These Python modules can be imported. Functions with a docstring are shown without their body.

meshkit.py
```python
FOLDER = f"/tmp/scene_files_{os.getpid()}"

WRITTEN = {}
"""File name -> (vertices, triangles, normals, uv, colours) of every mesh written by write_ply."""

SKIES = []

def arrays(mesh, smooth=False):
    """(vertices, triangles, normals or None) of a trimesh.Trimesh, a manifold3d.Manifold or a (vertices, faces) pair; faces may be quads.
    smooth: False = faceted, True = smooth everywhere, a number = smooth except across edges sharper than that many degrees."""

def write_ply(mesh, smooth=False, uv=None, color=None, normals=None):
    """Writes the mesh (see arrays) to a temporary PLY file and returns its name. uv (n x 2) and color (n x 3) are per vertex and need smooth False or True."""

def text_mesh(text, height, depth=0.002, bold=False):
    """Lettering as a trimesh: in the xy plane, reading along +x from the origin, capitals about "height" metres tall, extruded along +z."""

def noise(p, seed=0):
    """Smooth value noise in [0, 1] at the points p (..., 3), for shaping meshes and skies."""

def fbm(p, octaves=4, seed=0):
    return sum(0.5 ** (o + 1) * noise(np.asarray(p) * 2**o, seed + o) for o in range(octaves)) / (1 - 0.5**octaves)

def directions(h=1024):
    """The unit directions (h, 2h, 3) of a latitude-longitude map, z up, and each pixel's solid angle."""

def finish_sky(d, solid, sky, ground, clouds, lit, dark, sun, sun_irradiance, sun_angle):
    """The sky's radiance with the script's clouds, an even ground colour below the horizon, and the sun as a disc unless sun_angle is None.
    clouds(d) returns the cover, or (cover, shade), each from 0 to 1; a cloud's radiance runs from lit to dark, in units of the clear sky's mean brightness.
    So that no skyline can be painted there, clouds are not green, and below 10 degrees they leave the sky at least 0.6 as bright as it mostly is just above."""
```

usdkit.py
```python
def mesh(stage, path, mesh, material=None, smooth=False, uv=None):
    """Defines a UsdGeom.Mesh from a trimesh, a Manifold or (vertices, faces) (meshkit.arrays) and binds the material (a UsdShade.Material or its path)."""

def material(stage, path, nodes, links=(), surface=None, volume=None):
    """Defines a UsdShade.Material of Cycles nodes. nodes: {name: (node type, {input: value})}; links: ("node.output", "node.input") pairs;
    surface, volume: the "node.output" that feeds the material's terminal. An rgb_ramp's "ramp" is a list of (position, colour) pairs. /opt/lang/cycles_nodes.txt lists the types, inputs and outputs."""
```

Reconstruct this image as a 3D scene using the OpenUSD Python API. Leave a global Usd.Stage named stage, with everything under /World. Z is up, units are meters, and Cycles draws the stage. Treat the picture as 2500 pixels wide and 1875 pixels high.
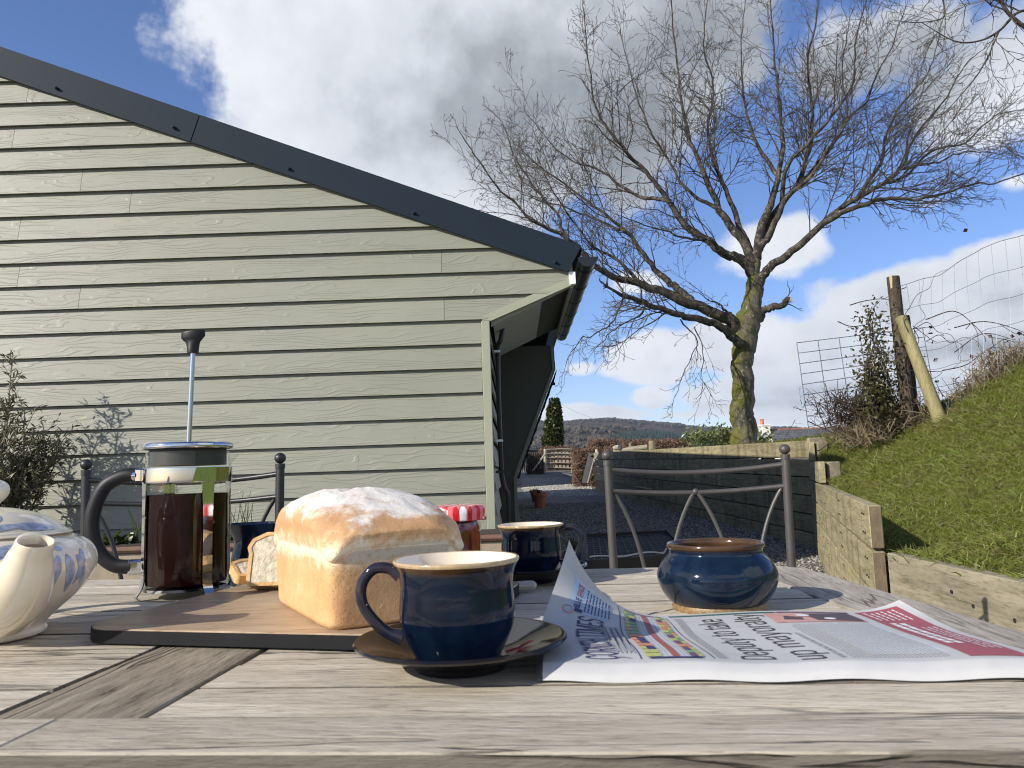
import math, random
import numpy as np, trimesh, usdkit, meshkit
import shapely.geometry as sg
import shapely.affinity as sa
from shapely.ops import unary_union
from scipy.interpolate import RBFInterpolator
from pxr import Usd, UsdGeom, UsdLux, UsdShade, Gf, Sdf, Vt

random.seed(7)
rng = np.random.default_rng(11)
stage = Usd.Stage.CreateInMemory()
UsdGeom.SetStageUpAxis(stage, 'Z')
UsdGeom.Xform.Define(stage, '/World')
UsdGeom.Scope.Define(stage, '/World/Looks')

# ------------------------------------------------------------------ camera, sky, sun, exposure
F, PITCH, ROLL, EYE = 1880.0, math.radians(6.5), math.radians(1.9), np.array([0, 0, .905])
EXPOSURE = 0.36
HAZE = 0.00007
fw = np.array([0, math.cos(PITCH), math.sin(PITCH)])
_up = np.array([0, -math.sin(PITCH), math.cos(PITCH)])
_rt = np.array([1.0, 0, 0])
rt = _rt * math.cos(ROLL) - _up * math.sin(ROLL)
up = _rt * math.sin(ROLL) + _up * math.cos(ROLL)
cam = UsdGeom.Camera.Define(stage, '/World/camera')
cam.AddTransformOp().Set(Gf.Matrix4d(*[float(v) for v in (*rt, 0, *up, 0, *(-fw), 0, *EYE, 1)]))
cam.CreateHorizontalApertureAttr(24.0)
cam.CreateFocalLengthAttr(24.0 * F / 2500)
cam.CreateFStopAttr(15.0)
cam.CreateFocusDistanceAttr(2.2)
cam.CreateExposureAttr(EXPOSURE)
SUN_EL, SUN_AZ = math.radians(27.0), math.radians(55.0)
SUN = np.array([-math.sin(SUN_AZ) * math.cos(SUN_EL), -math.cos(SUN_AZ) * math.cos(SUN_EL), math.sin(SUN_EL)])
SKY_STRENGTH, SUN_STRENGTH = 0.075, 1.25


def ray(px, py):
    return fw + rt * (px - 1250) / F + up * (937.5 - py) / F


def at(px, py, y):
    """The point of the place at depth y that the photograph shows at (px, py)."""
    d = ray(px, py)
    return EYE + d * (y / d[1])


def on(px, py, z):
    d = ray(px, py)
    return EYE + d * ((z - EYE[2]) / d[2])


def sky():
    dome = UsdLux.DomeLight.Define(stage, '/World/sky')
    n = {"s": ("sky_texture", {"sky_type": "single_scattering", "sun_disc": False, "sun_elevation": SUN_EL,
                               "sun_rotation": math.atan2(SUN[0], SUN[1]), "aerosol_density": 0.35, "ozone_density": 2.5, "altitude": 300.0}),
         "hs": ("hsv", {"saturation": 1.13, "value": 1.5}), "ti": ("mix_color", {"blend_type": "multiply", "fac": 1.0, "b": (.93, .90, 1.10), "use_clamp": False}),
         "g": ("geometry", {}), "x": ("separate_xyz", {}),
         "az": ("math", {"math_type": "arctan2"}), "el": ("math", {"math_type": "arcsine"}),
         "p": ("combine_xyz", {"z": 0.0}),
         "n0": ("noise_texture", {"scale": 3.2, "detail": 9.0, "roughness": 0.58, "distortion": 0.25}),
         "n1": ("noise_texture", {"scale": 9.0, "detail": 8.0, "roughness": 0.62}),
         "n2": ("noise_texture", {"scale": 2.2, "detail": 3.0, "roughness": 0.5})}
    L = [("s.color", "hs.color"), ("g.position", "x.vector"), ("x.x", "az.value1"), ("x.y", "az.value2"), ("x.z", "el.value1"),
         ("az.value", "p.x"), ("el.value", "p.y"), ("p.vector", "n0.vector"), ("p.vector", "n1.vector"), ("p.vector", "n2.vector")]
    last = [None]

    def blobs(tag, rows):
        prev = None
        for k, (a, e, ra, re, w) in enumerate(rows):
            i = f"{tag}{k}"
            n["m" + i] = ("mapping", {"location": (-a / ra, -e / re, 0), "scale": (1 / ra, 1 / re, 1)})
            n["l" + i] = ("vector_math", {"math_type": "length"})
            n["r" + i] = ("map_range", {"from_min": 1.25, "from_max": 0.0, "to_min": 0.0, "to_max": w, "clamp": True})
            L.extend([("p.vector", f"m{i}.vector"), (f"m{i}.vector", f"l{i}.vector1"), (f"l{i}.value", f"r{i}.value")])
            if prev is None:
                prev = f"r{i}.result"
            else:
                n["x" + i] = ("math", {"math_type": "maximum" if w > 0 else "add"})
                L.extend([(prev, f"x{i}.value1"), (f"r{i}.result", f"x{i}.value2")])
                prev = f"x{i}.value"
        return prev

    def D(px, py):
        d = ray(px, py)
        d = d / np.linalg.norm(d)
        return math.atan2(d[0], d[1]), math.asin(d[2])

    def B(px, py, rx, ry, w):
        a, e = D(px, py)
        return (a, e, rx / F, ry / F, w)
    cover = blobs("c", [B(1030, 130, 720, 480, 1.75), B(660, 190, 260, 250, 1.15), B(1500, 60, 560, 460, 1.45), B(1150, 430, 420, 190, 1.0), B(600, 40, 140, 120, .95),
                        B(2060, 150, 420, 210, .86), B(1780, 130, 260, 230, .95), B(2420, 240, 330, 220, .92), B(1900, 590, 270, 110, .85), B(2250, 500, 180, 60, .62),
                        B(2330, 760, 380, 170, 1.35), B(2080, 860, 260, 130, 1.25), B(2450, 660, 200, 120, 1.2), B(1800, 850, 260, 110, 1.15), B(1960, 960, 460, 110, 1.25), B(2440, 990, 330, 130, 1.1),
                        B(1590, 880, 190, 110, 1.15), B(1590, 970, 100, 55, 1.1), B(1420, 1015, 300, 42, 1.15), B(1430, 900, 110, 50, .8), B(1560, 690, 160, 70, .8), B(1700, 1010, 330, 45, .8), B(1500, 900, 150, 60, .85), B(1400, 1000, 200, 40, .9), B(2480, 440, 120, 60, .75),
                        (-1.9, .45, .9, .35, 1.0), (2.0, .5, .8, .35, 1.1), (3.0, .5, .7, .3, .9), (-3.0, .5, .7, .3, .9), (.9, .95, .5, .3, .9)])
    shade = blobs("d", [B(1300, 270, 520, 260, .85), B(2220, 800, 420, 170, .34), B(1900, 950, 420, 120, .30), B(1500, 330, 560, 250, 1.0), B(1700, 120, 520, 260, .8), B(1150, 330, 400, 200, .45), B(2100, 190, 520, 200, .85), B(2360, 850, 330, 45, .75), B(2050, 950, 380, 40, .5), B(2470, 730, 160, 40, .35), B(1800, 990, 420, 30, .5), B(1790, 890, 200, 30, .4), B(1800, 200, 260, 160, .6)])
    n.update({"a1": ("math", {"math_type": "multiply_add", "value2": 1.25, "value3": -0.62}),
              "a2": ("math", {"math_type": "multiply_add", "value2": 0.55, "value3": -0.27}),
              "s1": ("math", {"math_type": "add"}), "s2": ("math", {"math_type": "add"}),
              "cv": ("map_range", {"range_type": "smoothstep", "from_min": 0.45, "from_max": 0.63, "to_min": 0.0, "to_max": 1.0}),
              "up": ("map_range", {"range_type": "smoothstep", "from_min": -0.01, "from_max": 0.03, "to_min": 0.0, "to_max": 1.0}),
              "cu": ("math", {"math_type": "multiply"}),
              "h1": ("math", {"math_type": "multiply_add", "value2": 0.9, "value3": -0.45}),
              "h3": ("math", {"math_type": "multiply_add", "value2": 1.0, "value3": -0.48}),
              "h4": ("math", {"math_type": "add"}),
              "h2": ("math", {"math_type": "add"}),
              "thin": ("map_range", {"from_min": 0.45, "from_max": 1.6, "to_min": 0.0, "to_max": 0.16, "clamp": True}),
              "sh": ("math", {"math_type": "add"}),
              "cc": ("rgb_ramp", {"ramp": [(0, CL[0]), (.35, CL[1]), (.7, CL[2]), (1, CL[3])]}),
              "mx": ("mix_color", {"use_clamp": False}),
              "bg": ("background_shader", {"strength": SKY_STRENGTH})})
    L.extend([("n0.fac", "a1.value1"), ("n1.fac", "a2.value1"), (cover, "s1.value1"), ("a1.value", "s1.value2"), ("s1.value", "s2.value1"), ("a2.value", "s2.value2"),
              ("s2.value", "cv.value"), ("x.z", "up.value"), ("cv.result", "cu.value1"), ("up.result", "cu.value2"),
              ("n2.fac", "h1.value1"), ("n1.fac", "h3.value1"), ("h1.value", "h4.value1"), ("h3.value", "h4.value2"), (shade, "h2.value1"), ("h4.value", "h2.value2"), ("s2.value", "thin.value"),
              ("h2.value", "sh.value1"), ("thin.result", "sh.value2"), ("sh.value", "cc.fac"),
              ("cu.value", "mx.fac"), ("hs.color", "ti.a"), ("ti.result", "mx.a"), ("cc.color", "mx.b"), ("mx.result", "bg.color")])
    m = usdkit.material(stage, '/World/Looks/sky_look', n, L, surface="bg.background")
    UsdShade.MaterialBindingAPI.Apply(dome.GetPrim()).Bind(m)
    sun = UsdLux.DistantLight.Define(stage, '/World/sun')
    sun.CreateIntensityAttr(SUN_STRENGTH)
    sun.CreateAngleAttr(0.53)
    sun.CreateNormalizeAttr(True)
    sun.CreateColorAttr(Gf.Vec3f(1, .94, .84))
    z = SUN
    x = np.cross([0, 0, 1], z)
    x /= np.linalg.norm(x)
    y = np.cross(z, x)
    sun.AddTransformOp().Set(Gf.Matrix4d(*[float(v) for v in (*x, 0, *y, 0, *z, 0, 0, 0, 0, 1)]))


CL = [(9.2, 9.5, 10.0), (7.4, 7.8, 8.4), (4.3, 4.65, 5.05), (2.9, 3.2, 3.5)]
sky()

# ------------------------------------------------------------------ helpers
_taken = {}


def path_for(parent, name):
    base = str(parent.GetPath()) if parent is not None else '/World'
    k = (base, name)
    _taken[k] = _taken.get(k, -1) + 1
    return f"{base}/{name}" + (f"_{_taken[k]:03d}" if _taken[k] else '')


def tag(prim, label=None, cat=None, group=None, kind=None):
    p = prim.GetPrim() if hasattr(prim, 'GetPrim') else prim
    for k, v in (('label', label), ('category', cat), ('group', group), ('kind', kind)):
        if v:
            p.SetCustomDataByKey(k, v)
    return p


LOC = {}


def thing(name, label, cat, loc=(0, 0, 0), rz=0.0, group=None, kind=None, parent=None):
    x = UsdGeom.Xform.Define(stage, path_for(parent, name))
    x.AddTranslateOp().Set(Gf.Vec3d(*[float(v) for v in loc]))
    x.AddRotateZOp().Set(float(rz))
    p = tag(x, label, cat, group, kind)
    LOC[str(p.GetPath())] = (np.array(loc, float), math.radians(rz))
    return p


def world_of(p):
    """Translation and turn of a thing (parts are authored in the place's own coordinates and brought into the thing's)."""
    s = str(p.GetPath())
    while s and s not in LOC:
        s = s.rsplit('/', 1)[0]
    return LOC.get(s, (np.zeros(3), 0.0))


def V(mesh):
    if hasattr(mesh, 'to_mesh'):
        m = mesh.to_mesh()
        return np.array(m.vert_properties[:, :3], float), np.array(m.tri_verts)
    if isinstance(mesh, (tuple, list)):
        v, f = np.asarray(mesh[0], float), np.asarray(mesh[1], int)
        if f.shape[1] == 4:
            f = np.vstack([f[:, [0, 1, 2]], f[:, [0, 2, 3]]])
        return v, f
    return np.array(mesh.vertices, float), np.array(mesh.faces)


def part(name, mesh, mat, parent=None, smooth=35, local=False, label=None, cat=None, group=None, kind=None):
    v, f = V(mesh)
    if parent is not None and not local:
        loc, a = world_of(parent)
        v = v - loc
        if a:
            c, s = math.cos(-a), math.sin(-a)
            v = np.stack([v[:, 0] * c - v[:, 1] * s, v[:, 0] * s + v[:, 1] * c, v[:, 2]], 1)
    m = usdkit.mesh(stage, path_for(parent, name), (v, f), mat, smooth=smooth)
    return tag(m, label, cat, group, kind)


def solo(name, mesh, mat, label, cat, group=None, smooth=35):
    return part(name, mesh, mat, None, smooth, label=label, cat=cat, group=group)


def setting(name, mesh, mat, smooth=False, kind='structure'):
    return part(name, mesh, mat, None, smooth, kind=kind)


def copy_of(src, name, label, loc, rz, size=1.0):
    x = UsdGeom.Xform.Define(stage, path_for(None, name))
    x.GetPrim().GetReferences().AddInternalReference(src.GetPath())
    x.ClearXformOpOrder()
    x.AddTranslateOp().Set(Gf.Vec3d(*[float(v) for v in loc]))
    x.AddRotateZOp().Set(float(rz))
    if size != 1.0:
        x.AddScaleOp().Set(Gf.Vec3f(size, size, size))
    x.GetPrim().SetInstanceable(True)
    d = src.GetCustomData()
    return tag(x, label, d.get('category'), d.get('group'))


def join(*ms):
    vs, fs, n = [], [], 0
    for m in ms:
        v, f = V(m)
        vs.append(v)
        fs.append(f + n)
        n += len(v)
    return np.vstack(vs), np.vstack(fs)


def cbox(lo, hi, ch=0.002):
    """A box with chamfered edges."""
    lo, hi = np.array(lo, float), np.array(hi, float)
    ch = min(ch, *((hi - lo) * .45))
    pts = []
    for s in np.ndindex(2, 2, 2):
        c = np.where(s, hi, lo)
        d = np.where(s, -1, 1)
        for k in range(3):
            o = d * ch
            o[k] = 0
            pts.append(c + o)
    h = trimesh.convex.convex_hull(np.array(pts))
    return np.array(h.vertices), np.array(h.faces)


def slab(poly, z0, z1, ch=0.0):
    """A plan outline (list of xy or a shapely polygon) extruded from z0 to z1; ch chamfers the top edge."""
    p = poly if hasattr(poly, 'exterior') else sg.Polygon(poly)
    if ch:
        a = trimesh.creation.extrude_polygon(p, z1 - z0 - ch, engine='earcut')
        v0, f0 = V(a)
        v0[:, 2] += z0
        outer = np.array(p.exterior.coords)[:-1]
        inn = np.array(p.buffer(-ch, join_style=2).exterior.coords)[:-1]
        if len(inn) == len(outer):
            k = np.argmin(np.linalg.norm(inn - outer[0], axis=1))
            inn = np.roll(inn, -k, 0)
            if sg.Polygon(inn).exterior.is_ccw != p.exterior.is_ccw:
                inn = np.roll(inn[::-1], 1, 0)
            n = len(outer)
            v1 = np.vstack([np.c_[outer, np.full(n, z1 - ch)], np.c_[inn, np.full(n, z1)]])
            q = [(i, (i + 1) % n, n + (i + 1) % n, n + i) for i in range(n)]
            cap = trimesh.creation.extrude_polygon(sg.Polygon(inn), .0001, engine='earcut')
            vc, fc = V(cap)
            vc[:, 2] += z1 - .0001
            return join((v0, f0), (v1, q) if p.exterior.is_ccw else (v1, [t[::-1] for t in q]), (vc, fc))
    a = trimesh.creation.extrude_polygon(p, z1 - z0, engine='earcut')
    v, f = V(a)
    v[:, 2] += z0
    return v, f


def xz_slab(poly, y0, y1):
    """A front-view outline (x, z) extruded in depth from y0 (near) to y1."""
    v, f = slab(poly, 0, y1 - y0)
    return np.stack([v[:, 0], y1 - v[:, 2], v[:, 1]], 1), f


def yz_slab(poly, x0, x1):
    v, f = slab(poly, 0, x1 - x0)
    return np.stack([x0 + v[:, 2], v[:, 0], v[:, 1]], 1), f


def tube(pts, r, n=10, cap=True, flat=None):
    p = np.asarray(pts, float)
    r = np.broadcast_to(r, (len(p),)).astype(float)
    t = np.gradient(p, axis=0)
    t /= np.linalg.norm(t, axis=1, keepdims=True) + 1e-12
    a = np.cross(t[0], [0, 0, 1.0] if abs(t[0][2]) < .9 else [1.0, 0, 0])
    A = []
    for k in range(len(p)):
        a = a - t[k] * (a @ t[k])
        a /= np.linalg.norm(a) + 1e-12
        A.append(a)
    A = np.array(A)
    B = np.cross(t, A)
    ang = np.arange(n) * 2 * np.pi / n
    fx = 1.0 if flat is None else flat
    v = p[:, None] + r[:, None, None] * (np.cos(ang)[None, :, None] * A[:, None] + fx * np.sin(ang)[None, :, None] * B[:, None])
    v = v.reshape(-1, 3)
    i, j = np.meshgrid(np.arange(len(p) - 1), np.arange(n), indexing='ij')
    q = np.stack([i * n + j, i * n + (j + 1) % n, (i + 1) * n + (j + 1) % n, (i + 1) * n + j], -1).reshape(-1, 4)
    f = np.vstack([q[:, [0, 1, 2]], q[:, [0, 2, 3]]])
    if cap:
        m = len(v)
        v = np.vstack([v, p[0], p[-1]])
        e = (len(p) - 1) * n
        f = np.vstack([f, [(m, (k + 1) % n, k) for k in range(n)], [(m + 1, e + k, e + (k + 1) % n) for k in range(n)]])
    return v, f


def spline(pts, n):
    """Catmull-Rom through the points (any number of columns)."""
    p = np.asarray(pts, float)
    P = np.vstack([2 * p[0] - p[1], p, 2 * p[-1] - p[-2]])
    out = []
    for u in np.linspace(0, len(p) - 1 - 1e-9, n):
        k = int(u)
        t = u - k
        a, b, c, d = P[k:k + 4]
        out.append(.5 * (2 * b + (c - a) * t + (2 * a - 5 * b + 4 * c - d) * t * t + (3 * b - a - 3 * c + d) * t ** 3))
    return np.array(out)


def lathe(profile, c=(0, 0, 0), n=48, smooth_to=None, wobble=None):
    p = np.asarray(profile, float)
    if smooth_to:
        p = spline(p, smooth_to)
        p[:, 0] = np.maximum(p[:, 0], 1e-5)
    ang = np.arange(n) * 2 * np.pi / n
    v = np.stack([p[:, None, 0] * np.cos(ang), p[:, None, 0] * np.sin(ang), np.broadcast_to(p[:, None, 1], (len(p), n))], -1).reshape(-1, 3) + np.array(c)
    i, j = np.meshgrid(np.arange(len(p) - 1), np.arange(n), indexing='ij')
    q = np.stack([i * n + j, i * n + (j + 1) % n, (i + 1) * n + (j + 1) % n, (i + 1) * n + j], -1).reshape(-1, 4)
    return v, np.vstack([q[:, [0, 1, 2]], q[:, [0, 2, 3]]])


def ball(c, r, k=2, s=(1, 1, 1)):
    m = trimesh.creation.icosphere(k, 1.0)
    return np.array(m.vertices) * r * np.array(s) + np.array(c), np.array(m.faces)


def quads(centers, normals, ups, w, h, fold=0.0):
    """Many small pointed leaves (two triangles folded along the midrib) as one mesh."""
    c, nrm, u = (np.asarray(a, float) for a in (centers, normals, ups))
    nrm /= np.linalg.norm(nrm, axis=1, keepdims=True) + 1e-9
    s = np.cross(u, nrm)
    s /= np.linalg.norm(s, axis=1, keepdims=True) + 1e-9
    u = np.cross(nrm, s)
    w = np.broadcast_to(w, (len(c),))[:, None]
    h = np.broadcast_to(h, (len(c),))[:, None]
    v = np.stack([c - u * h * .5, c + s * w * .5 + nrm * w * fold, c + u * h * .5, c - s * w * .5 + nrm * w * fold], 1).reshape(-1, 3)
    k = np.arange(len(c))[:, None] * 4
    return v, np.vstack([k + [0, 1, 2], k + [0, 2, 3]])


def rand_dir(n, r=rng):
    v = r.normal(size=(n, 3))
    return v / np.linalg.norm(v, axis=1, keepdims=True)


def scatter(name, protos, pos, yaw, scale, kind='stuff', label=None, cat=None, tilt=None, mats=None, parent=None):
    """A PointInstancer for what nobody could count. protos: [(mesh, material, smooth)]."""
    path = path_for(parent, name)
    pi = UsdGeom.PointInstancer.Define(stage, path)
    UsdGeom.Scope.Define(stage, path + '/kinds')
    paths = []
    for k, (m, mat, sm) in enumerate(protos):
        q = f"{path}/kinds/clump_{k:03d}" if k else f"{path}/kinds/clump"
        usdkit.mesh(stage, q, V(m), mat, smooth=sm)
        paths.append(q)
    pi.CreatePrototypesRel().SetTargets(paths)
    n = len(pos)
    pi.CreateProtoIndicesAttr(Vt.IntArray.FromNumpy(rng.integers(0, len(protos), n).astype(np.int32)))
    pi.CreatePositionsAttr(Vt.Vec3fArray.FromNumpy(np.asarray(pos, np.float32)))
    sc = np.asarray(scale, np.float32)
    if sc.ndim == 1:
        sc = np.repeat(sc[:, None], 3, 1)
    pi.CreateScalesAttr(Vt.Vec3fArray.FromNumpy(sc))
    half = np.asarray(yaw) / 2
    if tilt is None:
        o = [Gf.Quath(float(math.cos(a)), 0, 0, float(math.sin(a))) for a in half]
    else:
        o = []
        for a, (tx, ty) in zip(half, tilt):
            q = Gf.Quatf(math.cos(tx / 2), math.sin(tx / 2), 0, 0) * Gf.Quatf(math.cos(ty / 2), 0, math.sin(ty / 2), 0) * Gf.Quatf(math.cos(a), 0, 0, math.sin(a))
            o.append(Gf.Quath(q))
    pi.CreateOrientationsAttr(Vt.QuathArray(o))
    return tag(pi, label, cat, None, kind)


# ------------------------------------------------------------------ materials
def mat(name, nodes, links, surface="p.BSDF", volume=None):
    return usdkit.material(stage, '/World/Looks/' + name, nodes, links, surface=surface, volume=volume)


def plain(name, col, rough=.5, var=.12, scale=8.0, bump=0.0, bscale=60.0, metal=0.0, spec=.5, coat=0.0, stretch=(1, 1, 1), vary_object=False, dirt=None, coatr=.05):
    """A painted or plain surface: colour that wanders a little, a little relief."""
    c = np.array(col)
    n = {"g": ("geometry", {}), "mp": ("mapping", {"scale": stretch}), "n": ("noise_texture", {"scale": scale, "detail": 6.0, "roughness": .6}),
         "r": ("rgb_ramp", {"ramp": [(.25, tuple(c * (1 - var))), (.75, tuple(np.minimum(c * (1 + var), 1)))]}),
         "p": ("principled_bsdf", {"roughness": rough, "metallic": metal, "specular_ior_level": spec, "coat_weight": coat, "coat_roughness": coatr})}
    L = [("g.position", "mp.vector"), ("mp.vector", "n.vector"), ("n.fac", "r.fac")]
    out = "r.color"
    if dirt:
        n["dn"] = ("noise_texture", {"scale": dirt[1], "detail": 8.0, "roughness": .7})
        n["dr"] = ("map_range", {"from_min": dirt[2], "from_max": dirt[2] + .16, "to_min": 0.0, "to_max": dirt[3], "clamp": True})
        n["dm"] = ("mix_color", {"b": dirt[0]})
        L += [("mp.vector", "dn.vector"), ("dn.fac", "dr.value"), ("dr.result", "dm.fac"), (out, "dm.a")]
        out = "dm.result"
    if vary_object:
        n["oi"] = ("object_info", {})
        n["ov"] = ("map_range", {"from_min": 0.0, "from_max": 1.0, "to_min": 1 - vary_object, "to_max": 1 + vary_object})
        n["oh"] = ("hsv", {})
        L += [("oi.random", "ov.value"), ("ov.result", "oh.value"), (out, "oh.color")]
        out = "oh.color"
    L.append((out, "p.base_color"))
    if bump:
        n["bn"] = ("noise_texture", {"scale": bscale, "detail": 5.0, "roughness": .6})
        n["b"] = ("bump", {"strength": 1.0, "distance": bump})
        L += [("mp.vector", "bn.vector"), ("bn.fac", "b.height"), ("b.normal", "p.normal")]
    return mat(name, n, L)


def wood(name, along, dark, mid, light, fine=1.0, bump=.0012, rough=.75, stain=None, crack=.35, side_tone=None):
    """Weathered timber with the grain along a direction ('x', 'y', 'z') of the board's own frame; every board starts elsewhere in the grain."""
    s = {'x': (7.0, 52, 52), 'y': (52, 7.0, 52), 'z': (52, 52, 7.0)}[along]
    s2 = {'x': (.8, 7, 7), 'y': (7, .8, 7), 'z': (7, 7, .8)}[along]
    s3 = {'x': (34.0, 230, 230), 'y': (230, 34.0, 230), 'z': (230, 230, 34.0)}[along]
    k = fine
    n = {"t": ("texture_coordinate", {}), "oi": ("object_info", {}), "of": ("vector_math", {"math_type": "scale", "vector1": (13.7, 7.3, 5.1)}), "ad": ("vector_math", {"math_type": "add"}),
         "m1": ("mapping", {"scale": tuple(np.array(s) * k)}), "m2": ("mapping", {"scale": tuple(np.array(s2) * k)}), "m3": ("mapping", {"scale": tuple(np.array(s3) * k)}),
         "n1": ("noise_texture", {"scale": 1.0, "detail": 8.0, "roughness": .7, "distortion": .35}),
         "n2": ("noise_texture", {"scale": 1.0, "detail": 4.0, "roughness": .55, "distortion": .8}),
         "n3": ("noise_texture", {"scale": 1.0, "detail": 3.0, "roughness": .7}),
         "r1": ("rgb_ramp", {"ramp": [(.28, dark), (.46, mid), (.66, light)]}),
         "r2": ("rgb_ramp", {"ramp": [(.3, (.78, .77, .75)), (.7, (1.12, 1.1, 1.06))]}),
         "mu": ("mix_color", {"blend_type": "multiply", "fac": 1.0, "use_clamp": False, "use_clamp_result": False}), "mv": ("mix_color", {"blend_type": "multiply", "fac": 1.0, "use_clamp": False, "use_clamp_result": False}), "r3": ("rgb_ramp", {"ramp": [(.32, (.62, .60, .57)), (.45, (.95, .95, .95)), (.7, (1.1, 1.1, 1.1))]}),
         "cr": ("map_range", {"from_min": .33, "from_max": .25, "to_min": 0.0, "to_max": 1.0, "clamp": True}),
         "cm": ("mix_color", {"b": tuple(np.array(dark) * .35)}), "cf": ("math", {"math_type": "multiply", "value2": crack}),
         "ov": ("map_range", {"from_min": 0.0, "from_max": 1.0, "to_min": .84, "to_max": 1.14}), "oh": ("hsv", {}),
         "m4": ("mapping", {"scale": tuple(np.array({'x': (2.2, 26, 26), 'y': (26, 2.2, 26), 'z': (26, 26, 2.2)}[along]) * k)}), "n4": ("noise_texture", {"scale": 1.0, "detail": 3.0, "roughness": .5}),
         "c1": ("math", {"math_type": "subtract", "value2": .5}), "c2": ("math", {"math_type": "absolute"}), "c3": ("map_range", {"from_min": .020, "from_max": .004, "to_min": 0.0, "to_max": 1.0, "clamp": True}),
         "c4": ("map_range", {"from_min": .48, "from_max": .60, "to_min": 0.0, "to_max": 1.0, "clamp": True}), "c5": ("math", {"math_type": "multiply"}), "c6": ("math", {"math_type": "maximum"}),
         "h": ("math", {"math_type": "multiply_add", "value2": .6}), "h2": ("math", {"math_type": "multiply_add", "value2": -1.6}),
         "b": ("bump", {"strength": 1.0, "distance": bump}), "p": ("principled_bsdf", {"roughness": rough, "specular_ior_level": .3})}
    L = [("oi.random", "of.scale"), ("t.object", "ad.vector1"), ("of.vector", "ad.vector2")]
    for i in "123":
        L += [("ad.vector", f"m{i}.vector"), (f"m{i}.vector", f"n{i}.vector")]
    L += [("n1.fac", "r1.fac"), ("n2.fac", "r2.fac"), ("r1.color", "mu.a"), ("r2.color", "mu.b"), ("n1.fac", "cr.value"), ("ad.vector", "m4.vector"), ("m4.vector", "n4.vector"), ("n4.fac", "c1.value1"), ("c1.value", "c2.value1"), ("c2.value", "c3.value"), ("n2.fac", "c4.value"), ("c3.result", "c5.value1"), ("c4.result", "c5.value2"), ("cr.result", "c6.value1"), ("c5.value", "c6.value2"), ("c6.value", "cf.value1"), ("cf.value", "cm.fac"), ("mu.result", "mv.a"), ("n3.fac", "r3.fac"), ("r3.color", "mv.b"), ("mv.result", "cm.a"),
          ("oi.random", "ov.value"), ("ov.result", "oh.value"), ("cm.result", "oh.color"),
          ("n3.fac", "h.value1"), ("n1.fac", "h.value3"), ("cf.value", "h2.value1"), ("h.value", "h2.value3"), ("h2.value", "b.height"), ("b.normal", "p.normal")]
    out = "oh.color"
    if stain:
        n["sn"] = ("noise_texture", {"scale": stain[1], "detail": 7.0, "roughness": .65})
        n["sm"] = ("mapping", {"scale": stain[4] if len(stain) > 4 else (1, 1, 1)})
        n["sr"] = ("map_range", {"from_min": stain[2], "from_max": stain[2] + .2, "to_min": 0.0, "to_max": stain[3], "clamp": True})
        n["sx"] = ("mix_color", {"b": stain[0]})
        L += [("ad.vector", "sm.vector"), ("sm.vector", "sn.vector"), ("sn.fac", "sr.value"), ("sr.result", "sx.fac"), (out, "sx.a")]
        out = "sx.result"
    if side_tone:       # darker tone on board faces that do not point up
        n.update({"gg": ("geometry", {}), "gx": ("separate_xyz", {}), "gr": ("map_range", {"from_min": .80, "from_max": .35, "to_min": 0.0, "to_max": .85, "clamp": True}), "gm": ("mix_color", {"b": side_tone})})
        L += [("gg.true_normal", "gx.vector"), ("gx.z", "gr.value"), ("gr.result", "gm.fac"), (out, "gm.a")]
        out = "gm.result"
    L.append((out, "p.base_color"))
    return mat(name, n, L)


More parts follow.
